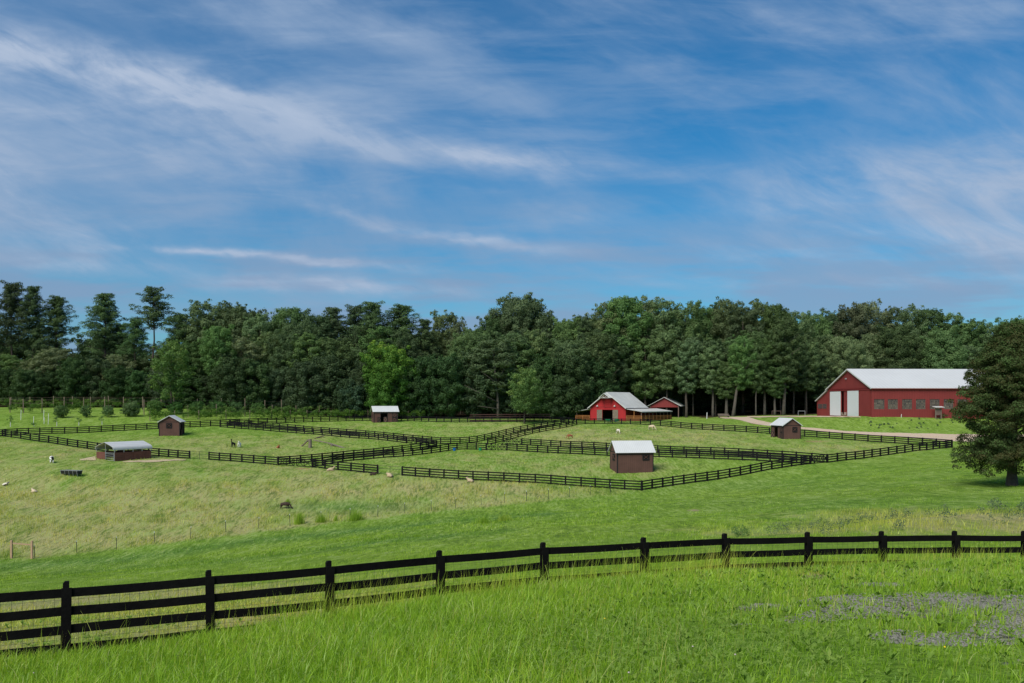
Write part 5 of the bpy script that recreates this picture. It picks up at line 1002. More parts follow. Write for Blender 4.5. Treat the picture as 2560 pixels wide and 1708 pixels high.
MB().box((-wS / 2, 8.8, 1.6), (wS, 0.1, 4.2)).build('back_wall', M['dark'], os_)
# ------------------------------------------------------------------ small things near the barn
def at0(px, py, dz=0.0):
    p = atp(px, py); p.z = hz(p.x, p.y) + dz; return p
def tub(px, py, r_, h_, mat, lab, name='tub', grp=None):
    root = MB(); n = 14; prof_ = [(0.72 * r_, 0.0), (r_, h_), (r_ * 1.06, h_), (r_ * 1.06, h_ * 0.93), (r_ * 0.9, h_ * 0.93), (0.66 * r_, 0.05)]
    V = []; 
    for a in range(n): V += [(q * cos(2 * pi * a / n), q * sin(2 * pi * a / n), z_) for q, z_ in prof_]
    k = len(prof_); fc = [(a * k + i, ((a + 1) % n) * k + i, ((a + 1) % n) * k + i + 1, a * k + i + 1) for a in range(n) for i in range(k - 1)]
    fc.append(tuple(a * k for a in range(n))[::-1]); fc.append(tuple(a * k + k - 1 for a in range(n))); root.add(V, fc)
    o = root.build(name, mat, None); o.location = at0(px, py, 0.02); tag(o, lab, 'tub', grp)
tub(1136, 1127.5, 0.30, 0.52, M['blue'], 'bright blue tub on the grass at the central crossing fence')
tub(1200.5, 1127, 0.30, 0.48, M['green'], 'small green tub on the grass at the central crossing fence')
def barrow(px, py, rz, lab):
    c = empty('wheelbarrow', at0(px, py), rz, lab, 'wheelbarrow', 'green wheelbarrows'); b_ = MB()
    V = [(-0.45, -0.32, 0.42), (0.30, -0.28, 0.38), (0.30, 0.28, 0.38), (-0.45, 0.32, 0.42), (-0.60, -0.42, 0.85), (0.55, -0.42, 0.82), (0.55, 0.42, 0.82), (-0.60, 0.42, 0.85)]
    b_.add(V, [(3, 2, 1, 0), (0, 1, 5, 4), (1, 2, 6, 5), (2, 3, 7, 6), (3, 0, 4, 7), (4, 5, 6, 7)]); b_.build('tray', M['green'], c)
    for s_ in (-1, 1): h = MB(); h.beam((0.75, s_ * 0.12, 0.25), (-1.05, s_ * 0.32, 0.62), 0.05, 0.05); h.build('handle', M['steel'], c); l_ = MB(); l_.beam((-0.35, s_ * 0.25, 0.42), (-0.40, s_ * 0.30, 0.0), 0.05, 0.05, (0, 1, 0)); l_.build('leg', M['steel'], c)
    wv = MB(); n = 12; V = [(0.75 + 0.22 * cos(2 * pi * k / n), s_ * 0.05, 0.22 + 0.22 * sin(2 * pi * k / n)) for s_ in (-1, 1) for k in range(n)]; wv.add(V, [tuple(range(n)), tuple(range(2 * n - 1, n - 1, -1))] + [(k, k + n, (k + 1) % n + n, (k + 1) % n) for k in range(n)]); wv.build('wheel', M['black'], c)
barrow(1520, 1056.6, 0.3, 'green wheelbarrow under the dark doorway of the small red barn'); barrow(1542.5, 1056.8, 2.2, 'green wheelbarrow beside the right sliding door of the small red barn')
# log seat and goals by the wood
p = at0(1810, 1044.5); bn = empty('log_bench', p, 0.0, 'long rough log bench under the trees at the start of the gravel road', 'bench')
MB().beam((-1.6, 0, 0.55), (1.5, 0, 0.62), 0.55, 0.16).build('seat', M['grey_wood'], bn); MB().beam((-1.6, 0.28, 0.9), (1.3, 0.28, 0.92), 0.10, 0.30).build('backrest', M['grey_wood'], bn)
for xx_ in (-1.3, 1.2): MB().box((xx_, 0, 0.25), (0.3, 0.45, 0.6)).build('leg', M['bark'], bn)
for (pa, pb, lab) in (((1995.5, 1040), (2012.5, 1040.2), 'small white football goal between the brown shed and the big red barn'), ((1930, 1040), (1952, 1040.2), 'grey goal frame at the edge of the wood above the right hand shed')):
    a, b = at0(*pa), at0(*pb); gl = empty('goal', a, 0, lab, 'goal'); d = b - a; gm = M['steel'] if 'white' in lab else M['sash']
    for q in (Vector(), d): MB().beam(q, q + Vector((0, 0, 1.35)), 0.08, 0.08, (0, 1, 0)).build('upright', gm, gl)
    MB().beam(Vector((0, 0, 1.35)), d + Vector((0, 0, 1.35)), 0.08, 0.08).build('crossbar', gm, gl)
# old climbing logs
lg = empty('climbing_logs', at0(775.5, 1119.6), 0, 'weathered grey log climbing frame with stump and ramps in the left paddock', 'climbing frame')
def lw_(px, py, Y_, ): return Vector(((px - CX) / F * Y_, Y_, -(py - HY) / F * Y_)) - lg.location
Yb = lg.location.y
st_ = MB(); st_.tube([lw_(775, 1121, Yb), lw_(775.4, 1108, Yb), lw_(775.2, 1098, Yb)], [0.36, 0.32, 0.33], 9); st_.build('stump', M['grey_wood'], lg)
q = MB(); q.tube([lw_(753.5, 1116.5, Yb + 2), lw_(771, 1100.5, Yb + 0.4)], [0.15, 0.17], 7); q.build('ramp', M['grey_wood'], lg)
q = MB(); q.tube([lw_(784, 1100, Yb + 10), lw_(800, 1103.5, Yb + 8), lw_(820, 1107.5, Yb + 5.5)], [0.10, 0.11, 0.11], 6); q.build('pole', M['grey_wood'], lg)
q = MB(); q.beam(lw_(819, 1107, Yb + 5.5), lw_(860, 1120, Yb + 1), 0.55, 0.10); q.build('ramp', M['grey_wood'], lg)
q = MB(); q.tube([lw_(829, 1118, Yb + 3.2), lw_(829.5, 1111, Yb + 3.2)], [0.25, 0.2], 7); q.build('stump', M['grey_wood'], lg)
q = MB(); q.tube([lw_(785, 1097, Yb + 16), lw_(797, 1093.5, Yb + 18), lw_(811, 1089, Yb + 20)], [0.12, 0.15, 0.07], 6); q.tube([lw_(808, 1097, Yb + 19), lw_(808.5, 1090, Yb + 19.5)], [0.06, 0.05], 5); q.build('branch', M['sash'], lg)
# ------------------------------------------------------------------ animals: one continuous skinned body each
def skin(name, joints, edges, mat, loc, rz, label, cat, scale=1.0, group=None, mats2=None):
    me = bpy.data.meshes.new(name); me.from_pydata([tuple(c * scale for c in j[0]) for j in joints], edges, []); me.materials.append(mat)
    o = bpy.data.objects.new(name, me); COL.objects.link(o)
    sk = o.modifiers.new('skin', 'SKIN'); sb_ = o.modifiers.new('sub', 'SUBSURF'); sb_.levels = 1; sb_.render_levels = 1; sk.use_smooth_shade = True
    for i, j in enumerate(joints):
        s_ = me.skin_vertices[0].data[i]; r_ = j[1] if isinstance(j[1], tuple) else (j[1], j[1]); s_.radius = (r_[0] * scale, r_[1] * scale); s_.use_root = (i == 0)
    dg_ = bpy.context.evaluated_depsgraph_get(); dg_.update(); m2 = bpy.data.meshes.new_from_object(o.evaluated_get(dg_)); o.modifiers.clear(); o.data = m2
    if not m2.materials: m2.materials.append(mat)
    o.location = loc; o.rotation_euler = (0, 0, rz); return tag(o, label, cat, group)
def grazer(body=1.0, h=1.0, neck=0.5, thick=0.22, leg=0.06, headl=0.26, tail=0.3):
    """x forward. back height about h; grazing, head to the ground"""
    J = [((-0.45 * body, 0, h * 0.84), thick * 0.95), ((-0.1 * body, 0, h * 0.80), thick * 1.12), ((0.28 * body, 0, h * 0.83), thick * 1.0), ((0.50 * body, 0, h * 0.88), thick * 0.72),
         ((0.50 * body + neck * 0.45, 0, h * 0.66), thick * 0.48), ((0.50 * body + neck * 0.85, 0, h * 0.34), thick * 0.38), ((0.50 * body + neck * 1.0, 0, h * 0.24), thick * 0.40), ((0.50 * body + neck * 1.0 + headl * 0.75, 0, h * 0.05), thick * 0.22)]
    E = [(i, i + 1) for i in range(7)]
    J.append(((0.50 * body + neck * 0.93, thick * 0.45, h * 0.36), thick * 0.10)); E.append((6, 8)); J.append(((0.50 * body + neck * 0.93, -thick * 0.45, h * 0.36), thick * 0.10)); E.append((6, 9))
    for s_ in (-1, 1):
        n = len(J); y_ = s_ * thick * 0.62
        J += [((-0.50 * body, y_, h * 0.60), leg * 1.9), ((-0.44 * body, y_, h * 0.50), leg * 1.2), ((-0.60 * body, y_, h * 0.28), leg * 0.85), ((-0.54 * body, y_, 0.02), leg * 0.75)]; E += [(0, n), (n, n + 1), (n + 1, n + 2), (n + 2, n + 3)]
        n = len(J); st_ = 0.06 * s_
        J += [((0.36 * body, y_, h * 0.56), leg * 1.5), ((0.37 * body + st_, y_, h * 0.30), leg * 0.9), ((0.35 * body + st_ * 2, y_, 0.02), leg * 0.75)]; E += [(2, n), (n, n + 1), (n + 1, n + 2)]
    n = len(J); J += [((-0.60 * body, 0, h * 0.84), leg * 0.9), ((-0.68 * body, 0, h * (0.84 - tail)), leg * 0.9)]; E += [(0, n), (n, n + 1)]
    return J, E
def lying(l=1.0, thick=0.26, headup=0.55):
    J = [((-0.35 * l, 0, thick * 0.85), thick * 0.95), ((0.0, 0, thick * 0.95), thick * 1.1), ((0.32 * l, 0, thick), thick * 0.85), ((0.48 * l, 0, thick * 1.6), thick * 0.50), ((0.56 * l, 0, headup), thick * 0.42), ((0.74 * l, 0, headup - 0.08), thick * 0.26)]
    E = [(i, i + 1) for i in range(5)]; J += [((0.52 * l, 0.14, headup + 0.07), thick * 0.14), ((0.52 * l, -0.14, headup + 0.07), thick * 0.14)]; E += [(4, 6), (4, 7)]
    for s_ in (-1, 1):
        n = len(J); J += [((0.32 * l, s_ * thick * 0.8, 0.12), 0.07), ((0.52 * l, s_ * thick * 0.85, 0.07), 0.055)]; E += [(2, n), (n, n + 1)]
        n = len(J); J += [((-0.30 * l, s_ * thick * 0.95, 0.14), 0.12), ((-0.08 * l, s_ * thick * 1.15, 0.07), 0.06)]; E += [(0, n), (n, n + 1)]
    return J, E
def llama(h=1.05, neck=0.75, thick=0.24):
    J = [((-0.38, 0, h * 0.80), thick * 0.95), ((0.0, 0, h * 0.80), thick * 1.08), ((0.34, 0, h * 0.84), thick * 0.92), ((0.46, 0, h * 1.05), thick * 0.5), ((0.50, 0, h + neck * 0.55), thick * 0.38), ((0.54, 0, h + neck * 0.85), thick * 0.42), ((0.74, 0, h + neck * 0.78), thick * 0.25)]
    E = [(i, i + 1) for i in range(6)]; J += [((0.50, 0.07, h + neck * 1.08), 0.028), ((0.50, -0.07, h + neck * 1.08), 0.028)]; E += [(5, 7), (5, 8)]
    for s_ in (-1, 1):
        n = len(J); y_ = s_ * thick * 0.6; J += [((-0.42, y_, h * 0.52), 0.11), ((-0.46, y_, h * 0.28), 0.06), ((-0.42, y_, 0.02), 0.05)]; E += [(0, n), (n, n + 1), (n + 1, n + 2)]
        n = len(J); J += [((0.34, y_, h * 0.54), 0.09), ((0.34, y_, h * 0.28), 0.055), ((0.34, y_, 0.02), 0.05)]; E += [(2, n), (n, n + 1), (n + 1, n + 2)]
    n = len(J); J += [((-0.56, 0, h * 0.78), 0.07), ((-0.60, 0, h * 0.6), 0.06)]; E += [(0, n), (n, n + 1)]
    return J, E
J, E = grazer(1.0, 1.05, 0.55, 0.27, 0.075); skin('pony', J, E, M['pied'], at0(129, 1158), radians(122), 'black and white pony grazing with its rump to the camera, upper left pasture', 'pony')
J, E = grazer(1.0, 0.80, 0.40, 0.24, 0.06, tail=0.40); skin('calf', J, E, M['brown_fur'], at0(713, 1272), radians(-12), 'dark brown shaggy calf grazing in the middle of the left pasture', 'calf')
J, E = grazer(1.15, 1.12, 0.50, 0.29, 0.07, tail=0.15); skin('llama', J, E, M['cream_fur'], at0(1629, 1075.5), radians(-40), 'cream llama grazing at the top of the right paddock in front of the red barn', 'llama', group='llamas in the right paddock')
J, E = grazer(0.9, 1.0, 0.45, 0.25, 0.065, tail=0.15); skin('llama', J, E, M['pied2'], at0(1545, 1084), radians(-70), 'small white llama with a brown patch grazing, facing the camera', 'llama', group='llamas in the right paddock')
J, E = grazer(0.95, 0.85, 0.38, 0.22, 0.06, tail=0.1); skin('goat', J, E, M['rust_fur'], at0(1425, 1096.5), radians(200), 'rust brown goat grazing near the left end of the right paddock', 'goat')
J, E = llama(0.95, 0.62, 0.19); skin('llama', J, E, M['black_fur'], at0(583, 1118.5), radians(250), 'slim black llama standing in the left paddock with its head up', 'llama', group='llamas in the left paddock')
J, E = llama(0.82, 0.35, 0.30); skin('llama', J, E, M['white_fur'], at0(598.5, 1118.5), radians(-85), 'round white llama facing the camera in the left paddock', 'llama', group='llamas in the left paddock')
J, E = lying(0.9, 0.24, 0.55); skin('llama', J, E, M['rust_fur'], at0(695.5, 1120.5), radians(-60), 'small reddish animal lying in the left paddock between llamas and old logs', 'llama')
J, E = lying(1.25, 0.26, 0.66); skin('sheep', J, E, M['wool'], at0(824, 1177.5), radians(10), 'cream sheep reclining with its head to the right beside the front lane gates', 'sheep', group='sheep resting by the paddock fences')
J, E = lying(1.1, 0.24, 0.42); skin('sheep', J, E, M['brown_fur'], at0(931, 1188.5), radians(5), 'dark grey brown sheep lying against the end of the fence by the wire gate', 'sheep', group='sheep resting by the paddock fences')
J, E = lying(0.95, 0.30, 0.52); skin('sheep', J, E, M['wool'], at0(976, 1192.5), radians(165), 'round cream sheep resting in front of the wider wire gate', 'sheep', group='sheep resting by the paddock fences')
J, E = lying(1.05, 0.26, 0.62); skin('sheep', J, E, M['wool'], at0(1177.5, 1205), radians(168), 'cream sheep lying below the long front fence, head to the left', 'sheep', group='sheep resting by the paddock fences')
J, E = lying(0.95, 0.22, 0.50); skin('goat', J, E, M['cream_fur'], at0(86, 1231.5), radians(150), 'tan goat lying in the open grass at the left', 'goat', group='goats lying in the left pasture')
J, E = lying(0.8, 0.20, 0.44); skin('goat', J, E, M['pied2'], at0(12, 1214), radians(20), 'white goat with a dark back lying at the very left edge', 'goat', group='goats lying in the left pasture')
# ------------------------------------------------------------------ trees
def leaf_quads(C, Nn, size, r, clump_tint, jit=0.9, asp=0.75):
    """quads at centres C facing roughly Nn"""
    n = len(C); N_ = Nn + r.normal(0, jit * 0.42, (n, 3)); N_ /= np.linalg.norm(N_, axis=1)[:, None] + 1e-9
    a = np.cross(N_, r.normal(size=(n, 3))); a /= np.linalg.norm(a, axis=1)[:, None] + 1e-9; b = np.cross(N_, a)
    s_ = (size * r.uniform(0.6, 1.3, n))[:, None]; b = b * asp
    bend = N_ * s_ * 0.25
    V = np.stack([C - a * s_ - bend * 0.4, C - b * s_ * 0.8 + bend * 0.2, C + a * s_ - bend * 0.4, C + b * s_ * 0.8 + bend * 0.2], 1).reshape(-1, 3)
    Fq = np.arange(4 * n).reshape(-1, 4); t_ = np.clip(clump_tint + r.normal(0, 0.16, n), 0, 1); return V, Fq, t_
def clumps_to_mesh(name, cl, per, size, seed, flat=0.8, up=0.25, tintvar=0.22, htint=None):
    """cl: list of (centre, radius, outward dir)"""
    r = np.random.default_rng(seed); Cs, Ns, Ts = [], [], []
    for c, rad, out in cl:
        n = max(6, int(per * (rad ** 2))); d = r.normal(size=(n, 3)); d[:, 2] += up; d += np.asarray(out) * 0.45; d /= np.linalg.norm(d, axis=1)[:, None]
        rr = rad * r.uniform(0.55, 1.06, n)[:, None] * (1 + 0.25 * np.sin(d[:, :1] * 5 + c[0]) * np.sin(d[:, 1:2] * 4 + c[1]))
        p = np.asarray(c) + d * rr * np.array([1, 1, flat]); Cs.append(p); Ns.append(d)
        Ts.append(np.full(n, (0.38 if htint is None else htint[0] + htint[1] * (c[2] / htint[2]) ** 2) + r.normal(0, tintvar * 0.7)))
    C = np.concatenate(Cs); N_ = np.concatenate(Ns); T_ = np.concatenate(Ts)
    V, Fq, t_ = leaf_quads(C, N_, size, r, T_)
    return np_mesh(name, V, Fq, None, {'tint': ('FACE', t_)})
def broad_clumps(Hh, R, base, seed, n=70, top=0.75, lump=0.2, ragged=0.15):
    """crown from height base to Hh"""
    r = random.Random(seed); out = []
    cz = base + (Hh - base) * 0.48; hz_ = (Hh - base) / 2
    lobes = [(r.uniform(0, 2 * pi), r.uniform(-0.5, 0.8), r.uniform(0.75, 1.18)) for _ in range(7)]
    for i in range(n):
        zf = 1 - 2 * (i + 0.5) / n; th = i * 2.39996 + r.uniform(-0.3, 0.3); zf = max(-0.98, min(0.98, zf + r.uniform(-0.1, 0.1)))
        prof_ = math.sqrt(max(0.02, 1 - abs(zf) ** (2.4 if zf > 0 else 2.0))); k_ = 1.0
        for la, lz, lm in lobes:
            dd = (abs((th - la + pi) % (2 * pi) - pi) / 1.1) ** 2 + ((zf - lz) / 0.5) ** 2; k_ += (lm - 1) * math.exp(-dd)
        rr = R * prof_ * k_ * r.uniform(1 - ragged * 2, 1.0); d_ = (cos(th), sin(th), zf * 0.8)
        rad = R * lump * r.uniform(0.75, 1.35)
        c = (rr * cos(th) * 0.86, rr * sin(th) * 0.86, cz + zf * hz_ * (0.90 * k_ ** 0.5) * r.uniform(0.92, 1.03)); out.append((c, rad, d_))
    for i in range(int(n * 0.9)):   # small outer sprays break the outline
        c, rad, d_ = out[r.randrange(n)]; q = r.uniform(0.75, 1.25); out.append(((c[0] + d_[0] * rad * q + r.uniform(-.5, .5) * rad, c[1] + d_[1] * rad * q + r.uniform(-.5, .5) * rad, c[2] + (d_[2] + 0.25) * rad * q), rad * r.uniform(0.28, 0.5), d_))
    for i in range(n // 4):
        th = r.uniform(0, 2 * pi); zf = r.uniform(-0.6, 0.6); rr = R * 0.5 * r.random(); out.append(((rr * cos(th), rr * sin(th), cz + zf * hz_), R * 0.30, (0, 0, 0.3)))
    return out
def trunk_mesh(name, Hh, r0, seed, mat, lean=(0, 0), limbs=5, start=0.35, spread=0.45, depth=-0.8):
    r = random.Random(seed); mb = MB(); pts = []; rad = []
    for k in range(8):
        f = k / 7; pts.append((lean[0] * f * Hh + r.uniform(-.02, .02) * Hh * f, lean[1] * f * Hh + r.uniform(-.02, .02) * Hh * f, depth * (1 if k == 0 else 0) + f * Hh)); rad.append(r0 * (1.25 if k == 0 else 1) * (1 - 0.85 * f))
    mb.tube(pts, rad, 8)
    for i in range(limbs):
        f = start + (0.92 - start) * (i + r.random() * 0.5) / limbs; j = f * 7; k = int(j); p = Vector(pts[k]).lerp(Vector(pts[min(k + 1, 7)]), j - k)
        th = r.uniform(0, 2 * pi); L_ = Hh * spread * (1 - f) ** 0.6 * r.uniform(0.6, 1.0); up_ = r.uniform(0.35, 0.9)
        q1 = p + Vector((cos(th), sin(th), up_)) * L_ * 0.4; q2 = q1 + Vector((cos(th + .3), sin(th + .3), up_ * 1.2)) * L_ * 0.5
        r1 = r0 * (1 - 0.85 * f) * 0.55; mb.tube([p, q1, q2], [r1, r1 * 0.6, r1 * 0.2], 5)
    return mb.mesh(name, mat, True)
def pine_clumps(Hh, R, seed, start=0.5, n=46):
    r = random.Random(seed); out = []; br = []
    for i in range(n):
        f = start + (1 - start) * (i / n) ** 0.85; th = i * 2.4 + r.uniform(-.5, .5); L_ = R * (1.05 - 0.74 * ((f - start) / (1 - start)) ** 1.3) * r.uniform(0.45, 1.12)
        if r.random() < 0.14: continue
        z_ = Hh * f; e = (L_ * cos(th), L_ * sin(th), z_ + L_ * r.uniform(0.05, 0.35)); br.append(((0, 0, z_ - 0.3), e))
        for q in (0.35, 0.70, 1.0):
            if L_ * q > 0.4: out.append(((e[0] * q, e[1] * q, z_ + (e[2] - z_) * q), r.uniform(0.55, 1.15) * (0.66 + 0.085 * R) * (1.1 - 0.35 * (f - start) / (1 - start)), (cos(th) * .4, sin(th) * .4, 0.5)))
    out.append(((0, 0, Hh - 0.4), 1.0, (0, 0, 1))); return out, br
def pine_trunk(name, Hh, r0, br, seed):
    mb = MB(); r = random.Random(seed); pts = [(r.uniform(-.12, .12) * k / 2, r.uniform(-.12, .12) * k / 2, (-0.8 if k == 0 else Hh * 0.98 * k / 7)) for k in range(8)]
    mb.tube(pts, [r0 * (1 - 0.82 * k / 7) for k in range(8)], 7)
    for a, b in br: mb.tube([a, b], [0.10, 0.03], 4, False)
    for k in range(5): z_ = Hh * r.uniform(0.25, 0.5); th = r.uniform(0, 6.28); mb.tube([(0, 0, z_), (1.6 * cos(th), 1.6 * sin(th), z_ + 0.3)], [0.06, 0.02], 4, False)
    return mb.mesh(name, M['bark'], True)
def with_mat(me, mat): me.materials.clear(); me.materials.append(mat); return me
M['mid_bark'] = pmat('grey_brown_bark', (0.115, 0.10, 0.082), 0.95, var=0.4, scale=1.0)
PROTO = {}
LS = 0.20
for k in range(6): PROTO['oak', k] = (with_mat(clumps_to_mesh('crown', broad_clumps(28, 6.6, [7.5, 5.5, 9.5, 6, 8, 10][k], 100 + k, 88, lump=[0.21, 0.17, 0.24, 0.19, 0.22, 0.16][k]), 125, LS, 200 + k), M['leaf']), trunk_mesh('trunk', 24, 0.42, 300 + k, M['bark']), 28.0)
for k in range(3): PROTO['olive', k] = (with_mat(clumps_to_mesh('crown', broad_clumps(27, 7.0, [6, 9, 7.5][k], 130 + k, 92, lump=0.20), 125, LS, 230 + k), M['leaf_olive']), trunk_mesh('trunk', 23, 0.40, 330 + k, M['pale_bark']), 27.0)
for k in range(3): PROTO['low', k] = (with_mat(clumps_to_mesh('crown', broad_clumps(15, 5.6, 0.6, 160 + k, 84, lump=0.23), 120, LS, 260 + k), M['leaf_shaded']), trunk_mesh('trunk', 12, 0.26, 360 + k, M['bark'], start=0.2), 15.0)
for k in range(4):
    cl, br = pine_clumps(33, [6.2, 5.6, 6.6, 5.6][k], 170 + k, [0.50, 0.42, 0.58, 0.66][k], [110, 130, 90, 56][k])
    PROTO['pine', k] = (with_mat(clumps_to_mesh('crown', cl, 120, 0.15, 270 + k, flat=0.72, up=0.5), M['leaf_pine']), pine_trunk('trunk', 33, 0.34, br, 370 + k), 33.0)
for k in range(2): PROTO['tall', k] = (with_mat(clumps_to_mesh('crown', broad_clumps(28, 5.2, 8.5, 180 + k, 80, lump=0.23), 125, LS, 280 + k), M['leaf']), trunk_mesh('trunk', 25, 0.24, 380 + k, M['bark'], start=0.45), 28.0)
for k in range(3): PROTO['big', k] = (with_mat(clumps_to_mesh('crown', broad_clumps(27, 11.5, 3.5, 190 + k, 230, lump=0.135), 105, 0.21, 290 + k), M['leaf' if k else 'leaf_olive']), trunk_mesh('trunk', 22, 0.55, 390 + k, M['bark'], limbs=8, start=0.2), 27.0)
def tree(kind, k, X, Y, topz, label, group=None, wid=1.0, name='tree', rz=None, z0=None):
    cm, tm_, h_ = PROTO[kind, k]; zb = hz(X, Y) - 0.1 if z0 is None else z0; s_ = (topz - zb) / h_
    root = empty(name, (X, Y, zb), random.uniform(0, 6.28) if rz is None else rz, label, 'tree', group)
    c = bpy.data.objects.new('crown', cm); COL.objects.link(c); c.parent = root; t_ = bpy.data.objects.new('trunk', tm_); COL.objects.link(t_); t_.parent = root
    w_ = wid * (0.5 + 0.5 * s_) if s_ < 1 else wid * s_ ** 0.5
    c.scale = (w_, w_, s_); t_.scale = (w_, w_, s_); return root
def tz(py, Y): return -(py - HY) / F * Y
GR = {'vine': 'wood behind the vineyard', 'mid': 'wood behind the back paddock', 'red': 'wood behind the small red barn', 'big': 'wood behind the big red barn', 'edge': 'wood edge with bare trunks'}
def region(px):
    if px < 560: return 'vine', 'dark green tree massed in the wood behind the vineyard'
    if px < 1390: return 'mid', 'dark green tree massed in the wood behind the back paddock'
    if px < 1720: return 'red', 'green tree massed in the wood behind the small red barn'
    if px < 2040: return 'edge', 'green tree massed in the wood between the two red barns'
    return 'big', 'green tree massed in the wood behind the big red barn'
# skyline trees: px, top, kind, variant, width, own label
SKY = [(-60, 700, 'pine', 1, 1.1, None), (30, 712, 'pine', 0, 1.15, 'tallest pine at the left edge, rounded layered top against the sky'), (82, 720, 'pine', 1, 1.05, 'second tall pine from the left, narrow top just right of the tallest'),
       (142, 746, 'pine', 0, 1.15, 'third pine from the left, broad pointed crown before the gap of sky'), (262, 737, 'pine', 1, 1.30, 'dense broad pine standing alone between two gaps of sky'), (383, 720, 'pine', 3, 1.25, 'tall thin pine with open flat topped crown and bare stem above the vineyard'),
       (338, 800, 'pine', 2, 1.0, 'shorter sparse pine leaning on the tall thin one'), (450, 786, 'pine', 2, 1.1, 'lower pine left of the broad oak mass'), (300, 812, 'pine', 2, 0.8, None),
       (515, 750, 'oak', 0, 1.15, 'high rounded oak at the left end of the broadleaf skyline'), (592, 757, 'big', 2, 0.9, 'broad oak crown right of the high rounded oak'), (650, 776, 'oak', 3, 1.0, None), (727, 765, 'oak', 4, 1.15, 'domed dark tree top left of centre'),
       (790, 782, 'oak', 2, 1.0, None), (832, 772, 'pine', 1, 1.2, None), (890, 769, 'pine', 0, 1.2, None), (932, 760, 'pine', 0, 1.25, 'highest pointed pine behind the yellow green tree'), (1003, 768, 'pine', 0, 1.45, 'spreading pine right of the pointed one, pale stem showing'), (1062, 802, 'pine', 1, 1.0, None),
       (1118, 778, 'olive', 1, 0.85, 'light open crowned tree standing clear of its neighbours at centre left'), (1152, 800, 'olive', 0, 0.6, None), (1225, 790, 'oak', 0, 0.8, None), (1300, 738, 'big', 1, 1.0, 'huge domed tree crown rising above the wood at the centre'),
       (1418, 796, 'oak', 2, 0.9, None), (1455, 782, 'oak', 3, 1.0, None), (1512, 756, 'olive', 0, 1.0, None), (1558, 737, 'oak', 4, 1.15, 'ragged high tree top behind the small red barn'), (1610, 745, 'olive', 1, 1.1, None), (1660, 744, 'oak', 5, 1.1, None),
       (1712, 744, 'oak', 1, 1.1, None), (1765, 762, 'oak', 2, 1.0, None), (1808, 745, 'olive', 2, 0.9, None), (1858, 758, 'oak', 3, 1.0, None), (1902, 751, 'olive', 0, 1.0, None), (1938, 757, 'oak', 4, 0.9, None), (1985, 774, 'oak', 5, 1.0, None),
       (2040, 779, 'oak', 0, 1.0, None), (2090, 776, 'oak', 2, 0.9, None), (2130, 760, 'olive', 1, 0.9, None), (2172, 753, 'olive', 2, 0.95, 'pale feathery tree top above the left end of the big barn roof'), (2235, 760, 'oak', 3, 0.8, None), (2280, 753, 'oak', 1, 0.9, 'high double tree top above the middle of the big barn roof'),
       (2325, 768, 'oak', 4, 1.0, None), (2380, 780, 'oak', 5, 1.0, None), (2432, 797, 'oak', 0, 1.0, None), (2480, 802, 'oak', 1, 1.0, None), (2528, 796, 'oak', 2, 1.0, None), (2575, 778, 'oak', 3, 1.1, None), (2640, 770, 'oak', 4, 1.1, None), (2720, 775, 'oak', 5, 1.1, None), (-130, 760, 'oak', 2, 1.1, None)]
rt = random.Random(5)
for px, ty, kd, k, w_, lab in SKY:
    Y_ = (266 if px < 2040 else 280) + rt.uniform(-6, 8); g_, gl_ = region(px)
    nm = 'pine_tree' if kd == 'pine' else 'oak_tree'
    if not lab: lab = gl_.replace('tree', 'pine') if kd == 'pine' else gl_
    tree(kd, k, (px - CX) / F * Y_, Y_, tz(ty, Y_), lab, GR[g_] if 'massed' in lab else None, w_, nm)
prx = [0, 60, 100, 150, 185, 205, 250, 300, 350, 400, 430, 470, 500, 560, 640, 800, 1000, 1080, 1130, 1165, 1195, 1250, 1390, 1415, 1460, 1500, 1560, 1700, 1800, 2000, 2100, 2300, 2400, 2500, 2600]
pry = [815, 830, 825, 850, 868, 866, 830, 862, 862, 846, 842, 812, 800, 790, 795, 800, 800, 826, 862, 862, 838, 790, 800, 808, 798, 785, 772, 772, 780, 792, 800, 795, 805, 815, 805]
# closing row at the back
px = -110
while px < 2700:
    Y_ = 296 + rt.uniform(-6, 8); s_ = np.interp(px, prx, pry) + rt.uniform(0, 16); g_, gl_ = region(px)
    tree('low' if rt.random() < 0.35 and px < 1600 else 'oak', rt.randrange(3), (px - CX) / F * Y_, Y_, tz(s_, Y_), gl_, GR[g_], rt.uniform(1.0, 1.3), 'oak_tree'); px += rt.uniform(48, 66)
# dark low growth far inside, so that no sky shows between the trunks
px = -60
while px < 2650:
    Y_ = 318 + rt.uniform(-5, 10); g_, gl_ = region(px)
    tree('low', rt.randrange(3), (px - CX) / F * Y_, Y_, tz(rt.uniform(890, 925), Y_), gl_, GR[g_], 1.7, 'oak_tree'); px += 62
px = 1600
while px < 2100:
    Y_ = 268 + rt.uniform(-3, 5); g_, gl_ = region(px)
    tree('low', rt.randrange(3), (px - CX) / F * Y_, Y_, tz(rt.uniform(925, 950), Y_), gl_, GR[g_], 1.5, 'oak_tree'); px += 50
# middle row
px = -40
while px < 2640:
    Y_ = (254 if px < 2040 else 262) + rt.uniform(-4, 5); s_ = np.interp(px, prx, pry) + rt.uniform(14, 75) + (12 if px < 480 else 0); g_, gl_ = region(px)
    kd = 'tall' if 1640 < px < 2040 else rt.choice(['oak', 'oak', 'olive'] if px > 1150 else ['oak', 'oak', 'oak', 'olive'])
    k = rt.randrange({'tall': 2, 'oak': 6, 'olive': 3}[kd])
    tree(kd, k, (px - CX) / F * Y_, Y_, tz(s_, Y_), gl_, GR[g_], rt.uniform(0.9, 1.2), 'oak_tree'); px += rt.uniform(46, 72)
